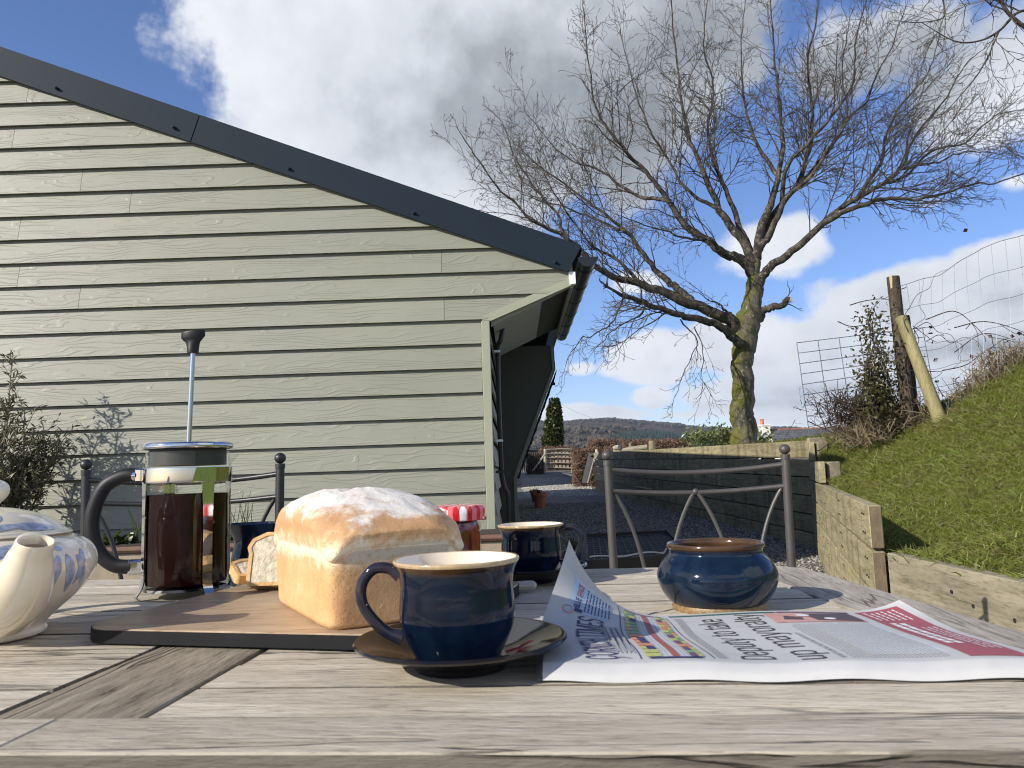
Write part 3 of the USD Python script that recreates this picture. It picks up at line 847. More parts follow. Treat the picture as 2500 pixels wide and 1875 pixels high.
pipe = [at(1232, 780, py_), at(1222, 830, py_ - .02), at(1216, 850, py_), at(1217, 960, py_), at(1223, 1120, py_), at(1226, 1165, py_), at(1232, 1190, py_), at(1240, 1212, py_), at(1242, 1290, py_)]
pipe = np.array(pipe)
pipe[:, 0] = np.maximum(pipe[:, 0], XC + .03)
part('downpipe', tube(spline(pipe, 40), .0165, 10), plain('downpipe_look', (.02, .012, .012), .35, .1), house)
for cy in (858, 1076, 1152):
    c = at(1222, cy, py_)
    part('pipe_clip', cbox((XC + .004, c[1] - .02, c[2] - .008), (XC + .058, c[1] + .022, c[2] + .008), .002), M_white if cy < 1100 else M_black, house)

# unseen building, added beyond the house to throw shade on the lane
shade_bldg = thing('outbuilding', 'unseen building added beyond the boarded house to shade the lane', 'outbuilding', (-2.6, 22.3, .3))
M_shade_bldg = plain('dark_timber_look', (.03, .027, .024), .7, .2, 5.0, stretch=(1, 1, .2))
part('wall', cbox((-4.6, 22.2, .2), (-.9, 31, 2.3), .01), M_shade_bldg, shade_bldg)
part('roof', xz_slab([(-4.9, 2.25), (-2.75, 3.1), (-.6, 2.25), (-.6, 2.33), (-2.75, 3.2), (-4.9, 2.33)], 22.0, 31.2), M_metal, shade_bldg)

# ------------------------------------------------------------------ timber retaining walls
M_sleeper = wood('sleeper_look', 'x', (.14, .122, .068), (.295, .26, .155), (.40, .355, .225), .55, .0016, .8, ((.075, .062, .038), 1.1, .5, .75, (9, 1, .6)))
M_sleeper_y = wood('plank_look', 'x', (.13, .115, .08), (.225, .2, .14), (.30, .27, .2), .6, .001, .8, ((.12, .11, .085), 2.6, .52, .6))
M_nail = plain('nail_look', (.05, .045, .04), .5, .2, metal=.6)
M_endgrain = plain('end_grain_look', (.12, .09, .052), .85, .35, 60.0, bump=.002, bscale=220.0, stretch=(1, 1, .45))


def bay(name, p, q, planks, label, m, thick=.045, tgap=.011, nails=True):
    """A run of planks on edge from p to q; planks: (z0, z1, from, to) with from/to along the run in metres."""
    p, q = np.array(p), np.array(q)
    ln_ = np.linalg.norm(q - p)
    d = (q - p) / ln_
    rz = math.degrees(math.atan2(d[1], d[0]))
    t = thing(name, label, 'retaining wall', (p[0], p[1], 0), rz)
    for z0, z1, a0, a1 in planks:
        a1 = ln_ if a1 is None else a1
        b = part('plank', cbox((a0, -thick / 2, z0 + tgap / 2), (a1, thick / 2, z1 - tgap / 2), .004), m, t, local=True)
        if a0 < .05:
            e = part('plank_end', cbox((a0 - .0025, -thick / 2 + .003, z0 + tgap / 2 + .003), (a0 + .001, thick / 2 - .003, z1 - tgap / 2 - .003), .0005), M_endgrain, t, local=True)
    return t


zt = [at(2115, 1231, 2.83)[2], at(2121, 1344, 2.83)[2]]
ph = zt[0] - zt[1]
lenB = np.linalg.norm(J0 - E0)
B_pl = [(zt[0] - ph * (k + 1), zt[0] - ph * k, 0.0, None) for k in range(4)]
B_pl += [(zt[0], zt[0] + ph, lenB * .665, None), (zt[0] + ph, zt[0] + 2 * ph, lenB * .93, None)]
wB = bay('retaining_wall', E0, J0, B_pl, 'stepped sunlit bay of greenish sleepers between table and grass bank', M_sleeper)
# nails on the sunlit bay
dB = (J0 - E0) / lenB
nB = np.array([-dB[1], dB[0]])
for z0, z1, a0, a1 in B_pl[:3]:
    for u in (.14, .2, 1.25, 1.32, 2.4, 2.9):
        for zz in (z0 + .05, z1 - .045):
            c = E0 + dB * u + nB * .0245
            part('nail', cbox((c[0] - .003, c[1] - .003, zz - .0035), (c[0] + .003, c[1] + .003, zz + .0035), .001), M_nail, wB)
for u, z1 in ((lenB * .665 + .1, zt[0] + ph * .95), (lenB * .93 + .06, zt[0] + 2 * ph)):
    c = E0 + dB * u - nB * .075
    part('post', cbox((c[0] - .045, c[1] - .045, .1), (c[0] + .045, c[1] + .045, z1), .008), M_sleeper_y, wB)
# long shaded bay
zj = at(1967, 1075, 6.9)[2]
za = at(1525, 1100, A1[1] * .80)[2]
dA = (A1 - J0)
lA = np.linalg.norm(dA)
dA /= lA
wA = thing('retaining_wall', 'long shaded bay of sleepers running away beside the gravel lane', 'retaining wall', (J0[0], J0[1], 0), math.degrees(math.atan2(dA[1], dA[0])))
top0, top1 = 1.10, 1.30
for k in range(7):
    for a0, a1 in ((0.0, 2.4), (2.4, 4.8), (4.8, 7.2), (7.2, 9.6), (9.6, lA)):
        def zz(u, kk):
            return top0 + (top1 - top0) * u / lA - ph * kk
        jy = rng.uniform(-.003, .003)
        pts = []
        v, f = cbox((a0 + .002, -.022 + jy, 0), (a1 - .002, .022 + jy, 1), .004)
        zl = np.where(v[:, 2] > .5, -ph * k - .005 - (1 - v[:, 2]), -ph * (k + 1) + .005 + v[:, 2])
        v[:, 2] = top0 + (top1 - top0) * v[:, 0] / lA + zl
        if v[:, 2].max() < ground_z(J0[1] + dA[1] * a0) - .05:
            continue
        part('plank', (v, f), M_sleeper, wA, local=True)
for u in (1.2, 3.6, 6.0, 8.4):
    part('post', cbox((u - .05, -.14, 0.0), (u + .05, -.026, top0 + (top1 - top0) * u / lA - .02), .006), M_sleeper_y, wA, local=True)
part('end_board', cbox((-.05, -.12, zj - .25), (-.003, .03, zj + .02), .006), M_sleeper_y, wA, local=True)
# the plank kerb that runs past the table's end
zc = zt[1]
wC = bay('retaining_wall', (Cx, E0[1] - .03), (Cx - .02, -2.0), [(zc - .19, zc - .004, 0.0, 2.5), (zc - .19, zc - .004, 2.505, 4.8), (zc - .38, zc - .194, 0, 4.8)], 'weathered single plank wall holding back the grass beside the table', M_sleeper_y, .05, .004, False)
for px, py in ((2152, 1376), (2378, 1480), (2480, 1515), (2325, 1445)):
    c = at(px, py, 1.0)
    d_ = ray(px, py)
    c = EYE + d_ * ((Cx - .026 - EYE[0]) / d_[0])
    part('bolt_head', tube([c + (.002, 0, 0), c - (.004, 0, 0)], .006, 10), M_nail, wC)

# ------------------------------------------------------------------ the table
T = .755
yaw = math.radians(-5.0)
ex, ey = np.array([math.cos(yaw), math.sin(yaw)]), np.array([-math.sin(yaw), math.cos(yaw)])
A0 = np.array([-.007, .434])


def ST(px, py, z=T):
    p = on(px, py, z)[:2] - A0
    return p @ ex, p @ ey


def W(s, t):
    return A0 + ex * s + ey * t


table = thing('garden_table', 'weathered grey slatted teak garden table set for breakfast', 'table', (W(0, .38)[0], W(0, .38)[1], 0), math.degrees(yaw))
TW = dict(dark=(.345, .295, .225), mid=(.49, .435, .35), light=(.585, .53, .44))
M_slat = wood('slat_look', 'x', fine=1.3, crack=.85, bump=.0022, stain=((.30, .26, .21), 5.0, .55, .4, (.6, 3, 1)), side_tone=(.10, .085, .07), **TW)
M_rail = wood('rail_look', 'y', (.14, .115, .085), (.265, .225, .17), (.36, .315, .25), crack=.85, bump=.0022)
M_end = wood('end_rail_look', 'y', (.2, .17, .135), (.38, .345, .30), (.50, .465, .41), crack=.6, bump=.0012)


def board(name, st, m, z0=T - .026, z1=T, ch=.0012, smooth=30):
    poly = sg.Polygon([tuple(W(*q)) for q in st])
    if not poly.exterior.is_ccw:
        poly = sg.Polygon(list(poly.exterior.coords)[::-1])
    return part(name, slab(poly, z0, z1, ch), m, table, smooth=smooth)


t_front = ST(1250, 1746)[1]
t_far = ST(1250, 1393)[1]
sR0, tR0 = ST(2500, 1545)
sR1, tR1 = ST(1945, 1381)
dS = (sR1 - sR0) / (tR1 - tR0)


def right_at(t):
    return sR0 + dS * (t - tR0)


sm0 = ST(0, 1732)[0]
sm0b = ST(339, 1596)[0]
rl, rr = (sm0 + sm0b) / 2 + .004, (ST(339, 1754)[0] + ST(613, 1593)[0]) / 2
gap_s = ST(40, 1803)[0]
er = .085
tf = t_far - .088
g = .0010
# front rail in two halves, far rail, end rail
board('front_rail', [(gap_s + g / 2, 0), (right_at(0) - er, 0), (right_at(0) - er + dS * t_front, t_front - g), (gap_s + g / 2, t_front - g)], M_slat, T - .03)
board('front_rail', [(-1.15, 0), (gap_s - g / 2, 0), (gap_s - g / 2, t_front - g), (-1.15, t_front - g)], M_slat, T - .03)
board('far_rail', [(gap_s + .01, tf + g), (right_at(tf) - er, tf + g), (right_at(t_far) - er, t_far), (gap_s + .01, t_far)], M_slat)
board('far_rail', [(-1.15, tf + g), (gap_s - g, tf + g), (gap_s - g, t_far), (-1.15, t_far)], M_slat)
ro = .045
board('end_rail', [(right_at(0) - er + g, 0), (right_at(0) - .02, 0), (right_at(0), .02), (right_at(t_far - ro), t_far - ro), (right_at(t_far) - .022, t_far - .012), (right_at(t_far) - ro - .01, t_far), (right_at(t_far) - er + g, t_far)], M_end)
# cross rail between the two leaves
board('cross_rail', [(rl, t_front), (rr, t_front), (rr, tf), (rl, tf)], M_rail, T - .028, T - .0012)
board('end_rail', [(-1.15 - er, 0), (-1.15 - g, 0), (-1.15 - g, t_far), (-1.15 - er, t_far)], M_end)
# slats
n_s = 9
pt = (tf - t_front) / n_s
rs = random.Random(3)


def worn(s0, s1, t0, t1, seed):
    """A slat's outline with slightly eaten long edges."""
    n_ = max(4, int((s1 - s0) / .022))
    u = np.linspace(s0, s1, n_)
    def eat(q):
        return .0021 * np.clip(meshkit.fbm(np.stack([u * 16, u * 0 + seed, u * 0 + q], 1), 3) - .42, 0, 1) / .3
    return [(a_, t0 + e_) for a_, e_ in zip(u, eat(0.5))] + [(a_, t1 - e_) for a_, e_ in zip(u[::-1], eat(7.5)[::-1])]


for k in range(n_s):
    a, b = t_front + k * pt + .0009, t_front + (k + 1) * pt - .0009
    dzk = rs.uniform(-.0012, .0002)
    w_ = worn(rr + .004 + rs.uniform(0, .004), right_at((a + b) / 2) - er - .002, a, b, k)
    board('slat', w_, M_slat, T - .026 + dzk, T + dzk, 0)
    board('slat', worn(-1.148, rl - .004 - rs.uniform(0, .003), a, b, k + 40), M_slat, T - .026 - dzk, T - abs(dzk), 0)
board('apron', [(-1.1, .05), (.32, .05), (.32, .075), (-1.1, .075)], M_rail, T - .10, T - .031)
board('apron', [(-1.1, t_far - .08), (.26, t_far - .08), (.26, t_far - .055), (-1.1, t_far - .055)], M_rail, T - .10, T - .031)
for s_, t_ in ((-1.1, .06), (.26, .06), (-1.1, t_far - .14), (.2, t_far - .14)):
    board('leg', [(s_, t_), (s_ + .06, t_), (s_ + .06, t_ + .06), (s_, t_ + .06)], M_rail, 0.0, T - .031)
for s_ in (-.45, -.2):
    board('batten', [(s_, .05), (s_ + .05, .05), (s_ + .05, t_far - .05), (s_, t_far - .05)], M_rail, T - .06, T - .032)

# ------------------------------------------------------------------ chairs
M_iron = plain('grey_iron_look', (.060, .054, .050), .42, .12, 40.0, bump=.0004, bscale=300.0, spec=.5)
M_iron_dark = plain('dark_iron_look', (.016, .015, .016), .42, .12, 40.0, bump=.0004, bscale=300.0)


def chair(name, label, loc, rz, m, seat_z=.45, w=.41, h=.94, splay=0.0, bow=.03):
    """Its own frame: x across the back, the back's posts at y = 0, seat towards -y."""
    t = thing(name, label, 'chair', loc, rz, )
    for s in (-1, 1):
        x = s * w / 2
        top = np.array([x, 0, h - .026])
        pl = part('back_post', tube([(x * (.96 - splay * s), .05, 0), (x * (.97 - splay * .5 * s), .0, seat_z), (x * .985, 0, .7), top], .0093, 14), m, t, local=True)
        part('finial', join(ball((x, 0, h - .0125), .0122, 3, (1, 1, .95)), tube([(x, 0, h - .035), (x, 0, h - .024)], .0104, 14)), m, pl, local=True)
        part('front_leg', tube([(x * .95, -.42, 0), (x * .95, -.4, seat_z)], .0115, 12), m, t, local=True)
    def bar(z, r, droop):
        u = np.linspace(-1, 1, 17)
        return tube(np.stack([u * (w / 2 - .006), bow * (1 - u ** 2), z - droop * (1 - u ** 2)], 1), r, 12)
    part('top_rail', bar(h - .046, .0058, .012), m, t, local=True)
    part('lower_rail', bar(h - .094, .0055, .010), m, t, local=True)
    zt_ = h - .098

    def arch(x0, x1):
        u = np.linspace(0, 1, 15)
        xm, zm = x0 + (x1 - x0) * .92, zt_ - .115
        xx = x0 * (1 - u) ** 2 + 2 * xm * u * (1 - u) + x1 * u * u
        z_ = zt_ * (1 - u) ** 2 + 2 * zm * u * (1 - u) + seat_z * u * u
        yb = bow * (1 - (xx / (w / 2)) ** 2) * (1 - u)
        return tube(np.stack([xx, yb, z_], 1), .0044, 10)
    q = w / 2 - .012
    for x0, x1 in ((-q, -.105), (0, -.09), (0, .09), (q, .105)):
        part('arch_bar', arch(x0, x1), m, t, local=True)
    part('boss', ball((0, bow, zt_ - .004), .0075, 2), m, t, local=True)
    part('seat', cbox((-w / 2, -.44, seat_z - .012), (w / 2, .0, seat_z + .012), .008), m, t, local=True)
    return t


c0, c1 = at(1482, 1112, 1.78), at(1916, 1100, 1.74)
mid = (c0 + c1) / 2
chair('garden_chair', 'grey metal chair with pointed arch back, standing before the gravel lane', (mid[0], mid[1], 0.0), math.degrees(math.atan2(c1[1] - c0[1], c1[0] - c0[0])), M_iron, w=np.linalg.norm((c1 - c0)[:2]) + .0, h=mid[2] + .014)
c0, c1 = at(211, 1128, 1.66), at(684, 1128, 1.66)
mid = (c0 + c1) / 2
chair('garden_chair', 'black metal chair behind the coffee press and teapot', (mid[0], mid[1], 0.0), 0.0, M_iron_dark, w=np.linalg.norm((c1 - c0)[:2]), h=mid[2] + .014, splay=.03)

# ------------------------------------------------------------------ cups and saucers
BLUE = dict(col=(.0015, .0032, .010), col2=(.004, .012, .026))
M_cup = glaze('cup_glaze', edge=(.055, .028, .012), zed=(.0735, .079), **BLUE)
M_cream = plain('cream_glaze', (.72, .62, .49), .12, .05, 30.0, coat=.4)
M_rimbrown = plain('brown_rim_glaze', (.40, .29, .17), .14, .3, 200.0, coat=.3)
M_saucer = glaze('saucer_glaze', (.004, .0038, .0042), (.012, .0085, .007), .08)
M_handle = glaze('handle_glaze', (.006, .010, .028), (.03, .022, .018), .07)

cs = on(1127, 1628, T)
SC = thing('saucer', 'dark brown saucer under the nearest blue cup', 'saucer', (cs[0], cs[1], T))
sp = [(.0001, .004), (.030, .004), (.031, .0005), (.036, .0005), (.038, .005), (.050, .009), (.066, .0155), (.079, .0195), (.0822, .0205), (.0832, .0222), (.0822, .0238), (.079, .0236), (.064, .0195), (.046, .0125), (.036, .0090), (.034, .0098), (.031, .0086), (.0001, .0084)]
part('dish', lathe(sp, n=72), M_saucer, SC, smooth=50, local=True)
cw = thing('cup', 'nearest dark blue stoneware cup, cream inside, handle to the left', 'cup', (cs[0] - .002, cs[1] - .002, T + .0075))
CS = np.array([1.085, .90])
op = spline([(.0001, .003), (.026, .003), (.028, .0), (.0300, .0), (.0312, .004), (.0355, .014), (.0400, .027), (.0418, .040), (.0412, .054), (.0408, .064), (.0422, .074), (.0452, .0815)], 46)
op[:, 0] = np.maximum(op[:, 0], .0001)
part('body', lathe(op * CS, n=72), M_cup, cw, smooth=60, local=True)
part('rim', lathe(np.array([(.0452, .0815), (.0460, .0832), (.0458, .0848), (.0447, .0854), (.0436, .0848)]) * CS, n=72), M_rimbrown, cw, smooth=60, local=True)
ip = spline([(.0436, .0848), (.0405, .074), (.0390, .060), (.0392, .042), (.035, .022), (.026, .009), (.0001, .007)], 30)
ip[:, 0] = np.maximum(ip[:, 0], .0001)
part('lining', lathe(ip * CS, n=72), M_cream, cw, smooth=60, local=True)
hp = spline([(-.0415, .001, .0715), (-.050, .001, .0775), (-.061, .001, .0775), (-.0695, .001, .066), (-.0700, .0, .050), (-.0625, 0, .035), (-.052, 0, .0235), (-.0405, 0, .0185)], 36) * (1.07, 1, .90)
part('handle', tube(hp, np.interp(np.linspace(0, 1, 36), [0, .1, .5, .9, 1], [.0058, .0042, .0039, .0043, .0060]), 14, flat=1.1), M_handle, cw, smooth=60, local=True)
cf = on(1300, 1418, T)
copy_of(SC, 'saucer', 'dark saucer under the far navy cup', (cf[0], cf[1], T), 40, .92)
copy_of(cw, 'cup', 'far navy blue cup with its brown handle to the right, behind the lifted newspaper corner', (cf[0], cf[1], T + .0069), 172, .92)

# ------------------------------------------------------------------ sugar bowl
bs = on(1755, 1484, T)
sb_ = thing('sugar_bowl', 'squat blue glazed pottery bowl with brown rim', 'bowl', (bs[0], bs[1], T))
M_bowl = glaze('bowl_glaze', (.0025, .0055, .018), (.008, .020, .037), .07)
M_bowlrim = glaze('bowl_rim_glaze', (.035, .02, .012), (.085, .046, .022), .12)
M_foot = plain('bowl_foot_glaze', (.20, .13, .06), .35, .5, 220.0, bump=.0006, bscale=400)
bp = spline([(.0475, .0065), (.0520, .0105), (.0585, .020), (.0622, .031), (.0615, .040), (.0565, .0495), (.0505, .0555), (.0483, .0590), (.0487, .0625)], 40)
part('body', lathe(bp, n=80), M_bowl, sb_, smooth=60, local=True)
part('foot', lathe([(.0001, .002), (.044, .002), (.045, 0), (.0475, 0), (.0485, .003), (.0475, .0065)], n=80), M_foot, sb_, smooth=40, local=True)
part('rim', lathe(spline([(.0487, .0625), (.0505, .0645), (.0508, .0672), (.0495, .0685), (.047, .0675), (.0455, .062), (.050, .050), (.055, .036), (.045, .012), (.0001, .009)], 40).clip(1e-4), n=80), M_bowlrim, sb_, smooth=50, local=True)

# ------------------------------------------------------------------ teapot
tc = np.array([-.545, .805])
tp = thing('teapot', 'cream teapot painted with blue leaves and berries', 'teapot', (tc[0], tc[1], T))
UsdGeom.Xformable(tp).AddScaleOp().Set(Gf.Vec3f(.885, .885, .885))
M_pot = plain('cream_pot_glaze', (.66, .585, .45), .09, .04, 12.0, coat=.6)
M_potblue = plain('blue_wash_look', (.13, .17, .31), .14, .5, 90.0, coat=.5)
M_potblue2 = plain('pale_blue_wash_look', (.28, .315, .39), .14, .5, 110.0, coat=.5)
M_potin = plain('pot_inside_look', (.30, .20, .13), .3, .1)
body_p = spline([(.056, .0), (.0605, .002), (.0625, .006), (.0615, .013), (.074, .026), (.095, .045), (.1095, .066), (.1135, .082), (.1085, .098), (.096, .109), (.082, .1145), (.0795, .1155)], 50)
part('body', lathe(np.vstack([[(1e-4, .001)], body_p]), n=96), M_pot, tp, smooth=60, local=True)
lid = spline([(.083, .1155), (.0815, .1195), (.078, .121), (.070, .1275), (.052, .1385), (.028, .1455), (.012, .148)], 30)
part('lid', lathe(lid, n=80), M_pot, tp, smooth=60, local=True)
part('knob', lathe(spline([(.012, .146), (.0095, .150), (.0115, .154), (.017, .160), (.0195, .167), (.017, .175), (.009, .180), (1e-4, .181)], 30).clip(1e-4), n=48), M_pot, tp, smooth=60, local=True)
rp_ = [(.079, .1135), (.0855, .1150), (.0865, .1165), (.085, .1178), (.080, .1178)]
part('gallery', lathe(rp_, n=80), M_pot, tp, smooth=60, local=True)
# spout: towards the camera and a little to the right, lip cut aslant
sdir = np.array([.725, -.689])
sd3 = np.array([sdir[0], sdir[1], 0])


def body_r(z):
    return np.interp(z, body_p[:, 1], body_p[:, 0])


sp_pts = [np.append(sdir * .072, .052), np.append(sdir * .112, .062), np.append(sdir * .150, .080), np.append(sdir * .169, .100), np.append(sdir * .183, .1150)]
path = spline(sp_pts, 26)
rad = np.interp(np.linspace(0, 1, 26), [0, .25, .55, .85, 1], [.043, .037, .0255, .0185, .0175])
sv, sf = tube(path, rad, 28, cap=False)
n_ = 28
lipv = sv[-n_:]
c_ = lipv.mean(0)
rel = (lipv - c_) @ sd3
sv[-n_:] = lipv + np.outer(rel * .45, [0, 0, 1]) + np.outer(np.clip(rel, 0, None) * .35, sd3)
lip2 = sv[-n_:] * .0 + (sv[-n_:] - c_) * .74 + c_ + np.array([0, 0, .0005])
inn = [(sv[-n_:] - c_) * k_ + c_ - (path[-1] - path[-6]) * d_ for k_, d_ in ((.93, -.12), (.80, -.03), (.74, .35), (.66, .9))]
allv = np.vstack([sv] + inn)
base = len(sv) - n_
fs = [sf]
for k in range(4):
    a_ = base + k * n_
    b_ = a_ + n_
    q = np.array([(a_ + i, a_ + (i + 1) % n_, b_ + (i + 1) % n_, b_ + i) for i in range(n_)])
    fs.append(np.vstack([q[:, [0, 1, 2]], q[:, [0, 2, 3]]]))
spout = part('spout', (allv, np.vstack(fs)), M_pot, tp, smooth=60, local=True)
part('spout_hole', (np.vstack([[path[-4]], (sv[-n_:] - c_) * .70 + path[-4]]), np.array([(0, 1 + i, 1 + (i + 1) % n_) for i in range(n_)])), M_potin, spout, smooth=False, local=True)
hp = spline([np.append(-sdir * .085, .105), np.append(-sdir * .13, .118), np.append(-sdir * .165, .100), np.append(-sdir * .165, .065), np.append(-sdir * .135, .035), np.append(-sdir * .085, .033)], 30)
part('handle', tube(hp, .009, 14, flat=1.3), M_pot, tp, smooth=60, local=True)


def paint(outline, th0, z0, size, rot, m, name, lid_=False, off=.0005):
    """A painted shape laid on the pot's side: outline in its own plane, turned and wrapped round the body at angle th0 and height z0."""
    p = sa.rotate(sa.scale(sg.Polygon(outline), size, size, origin=(0, 0)), rot, origin=(0, 0))
    tri = trimesh.creation.extrude_polygon(p, .001, engine='earcut')
    v, f = V(tri)
    top = v[:, 2] > .0005
    keep = f[np.all(top[f], 1)]
    m2 = trimesh.Trimesh(v, keep, process=True).subdivide_to_size(.004)
    v, f = V(m2)
    prof = lid if lid_ else body_p
    if lid_:
        s_ = np.r_[0, np.cumsum(np.linalg.norm(np.diff(prof, axis=0), axis=1))]
        k0_ = np.interp(z0, prof[:, 1], s_)
        ss = k0_ + v[:, 1]
        rr_, zz_ = np.interp(ss, s_, prof[:, 0]), np.interp(ss, s_, prof[:, 1])
    else:
        s_ = np.r_[0, np.cumsum(np.linalg.norm(np.diff(prof, axis=0), axis=1))]
        k0_ = np.interp(z0, prof[:, 1], s_)
        ss = k0_ + v[:, 1]
        rr_, zz_ = np.interp(ss, s_, prof[:, 0]), np.interp(ss, s_, prof[:, 1])
    r0_ = np.interp(k0_, s_, prof[:, 0])
    th = th0 + v[:, 0] / r0_
    e_ = 1 + off / np.maximum(rr_, .01)
    w_ = np.stack([rr_ * e_ * np.cos(th), rr_ * e_ * np.sin(th), zz_ + off * .6], 1)
    part(name, (w_, f), m, tp, smooth=True, local=True)


def leaf_o(n=14, w=.36):
    t = np.linspace(0, np.pi, n)
    a_ = np.stack([1 - np.cos(t), w * np.sin(t) ** 1.15 * (1 + .15 * np.cos(t))], 1) / 2
    return np.vstack([a_, a_[1:-1][::-1] * (1, -1)])


circ = [(math.cos(a_) * .5, math.sin(a_) * .5) for a_ in np.linspace(0, 2 * np.pi, 20, endpoint=False)]
view = math.atan2(-tc[1], -tc[0])           # the side of the pot that faces the camera
paint(circ, view + .335, .088, .021, 0, M_potblue, 'painted_berry')
paint(circ, view + .14, .101, .016, 0, M_potblue, 'painted_berry')
paint(leaf_o(w=.24), view + .60, .086, .040, 205, M_potblue2, 'painted_leaf')
paint(leaf_o(w=.24), view + .60, .084, .054, 232, M_potblue2, 'painted_leaf')
paint(leaf_o(w=.24), view + .62, .094, .048, 262, M_potblue2, 'painted_leaf')
paint(leaf_o(w=.24), view + .72, .094, .050, 285, M_potblue2, 'painted_leaf')
paint(leaf_o(w=.5), view + .45, .100, .044, 172, M_potblue2, 'painted_leaf')
paint(leaf_o(w=.24), view + .70, .099, .040, 150, M_potblue2, 'painted_leaf')
paint(leaf_o(w=.24), view + .85, .092, .045, 300, M_potblue2, 'painted_leaf')
paint(leaf_o(w=.24), view + .95, .098, .044, 262, M_potblue2, 'painted_leaf')
paint(leaf_o(w=.62), view + .10, .132, .027, 100, M_potblue2, 'painted_leaf', True)
paint(leaf_o(w=.24), view - .22, .124, .050, 8, M_potblue2, 'painted_leaf', True)
paint(leaf_o(w=.28), view + .30, .128, .050, -10, M_potblue2, 'painted_leaf', True)

# ------------------------------------------------------------------ coffee press
pc = on(455, 1452, T)
cp_ = thing('coffee_press', 'glass and chrome coffee press with raised plunger and dark coffee', 'coffee press', (pc[0], pc[1], T))
DP = pc[1]
M_chrome = plain('chrome_look', (.60, .61, .62), .05, .02, 10.0, metal=1.0)
M_glass = pane('press_glass_look', (.95, .97, .96))
M_coffee = plain('coffee_look', (.012, .003, .0015), .3, .2, 30.0, spec=.0)
M_blackh = plain('black_handle_look', (.010, .010, .011), .48, .1, 30.0, spec=.3)
M_steel = plain('steel_rod_look', (.55, .55, .56), .22, .03, metal=1.0)
M_skirt = plain('smoky_skirt_look', (.03, .03, .03), .5, .15, 40.0, spec=.2)
Z = {k: at(452, y, DP)[2] - T for k, y in dict(lid=1083, lidb=1097, b0=1142, b1=1178, cof=1206).items()}
RG = .0535
gl = part('beaker', lathe([(RG, .014), (RG, Z['lidb'] - .004), (RG - .002, Z['lidb'] - .004)], n=64), M_glass, cp_, smooth=40, local=True)
lipc = []
for k in range(9):
    u = (k - 4) / 4
    for j_, (rr_, zz_) in enumerate([(RG, -.030), (RG + .004 * (1 - u * u), -.020), (RG + .012 * (1 - u * u) ** 1.5, -.012), (RG + .015 * (1 - u * u) ** 1.5, -.009)]):
        a_ = u * .26 + .08
        lipc.append((rr_ * math.cos(a_), rr_ * math.sin(a_), Z['lidb'] + zz_))
lf = [(k * 4 + j_, (k + 1) * 4 + j_, (k + 1) * 4 + j_ + 1, k * 4 + j_ + 1) for k in range(8) for j_ in range(3)]
part('pouring_lip', (np.array(lipc), np.array(lf)), M_glass, gl, smooth=True, local=True)
part('coffee', lathe([(1e-4, .017), (RG - .0028, .017), (RG - .0024, .02), (RG - .0024, Z['cof'] - .001), (RG - .003, Z['cof']), (1e-4, Z['cof'])], n=64), M_coffee, cp_, smooth=40, local=True)
part('band', lathe([(RG + .0012, Z['b1']), (RG + .0034, Z['b1']), (RG + .0036, Z['b1'] + .001), (RG + .0036, Z['b0'] - .001), (RG + .0034, Z['b0']), (RG + .0012, Z['b0'])], n=72), M_chrome, cp_, smooth=40, local=True)
lid_ = part('lid', lathe([(RG + .001, Z['lidb']), (RG + .004, Z['lidb']), (RG + .0047, Z['lidb'] + .0015), (RG + .0047, Z['lidb'] + .005), (RG + .003, Z['lidb'] + .0075), (RG - .01, Z['lid'] + .001), (.02, Z['lid'] + .003), (1e-4, Z['lid'] + .004)], n=72), M_chrome, cp_, smooth=35, local=True)
part('lid_skirt', lathe([(1e-4, Z['b0'] + .003), (RG - .004, Z['b0'] + .003), (RG - .004, Z['lidb']), (1e-4, Z['lidb'] + .0005)], n=64), M_skirt, lid_, smooth=35, local=True)
r0, r1 = at(461, 1080, DP), at(471, 858, DP)
o = np.array([pc[0], pc[1], T])
part('plunger_rod', tube([r0 - o, r1 - o], .0033, 12), M_steel, cp_, smooth=60, local=True)
k0_ = at(471, 862, DP) - o
kv = []
kn = [(.0075, .000), (.0080, .008), (.0090, .015), (.0130, .020), (.0150, .0225), (.0150, .0290), (.0142, .0305), (1e-4, .0315)]
v, f = lathe(np.vstack([[(1e-4, 0)], kn]), n=40)
wz = np.clip((v[:, 2] - .009) / .008, 0, 1)
v[:, 0] *= 1 + wz * .10
v[:, 1] *= 1 - wz * .45
v[:, 2] += v[:, 0] * .10 * wz
part('plunger_knob', (v + k0_, f), M_blackh, cp_, smooth=40, local=True)
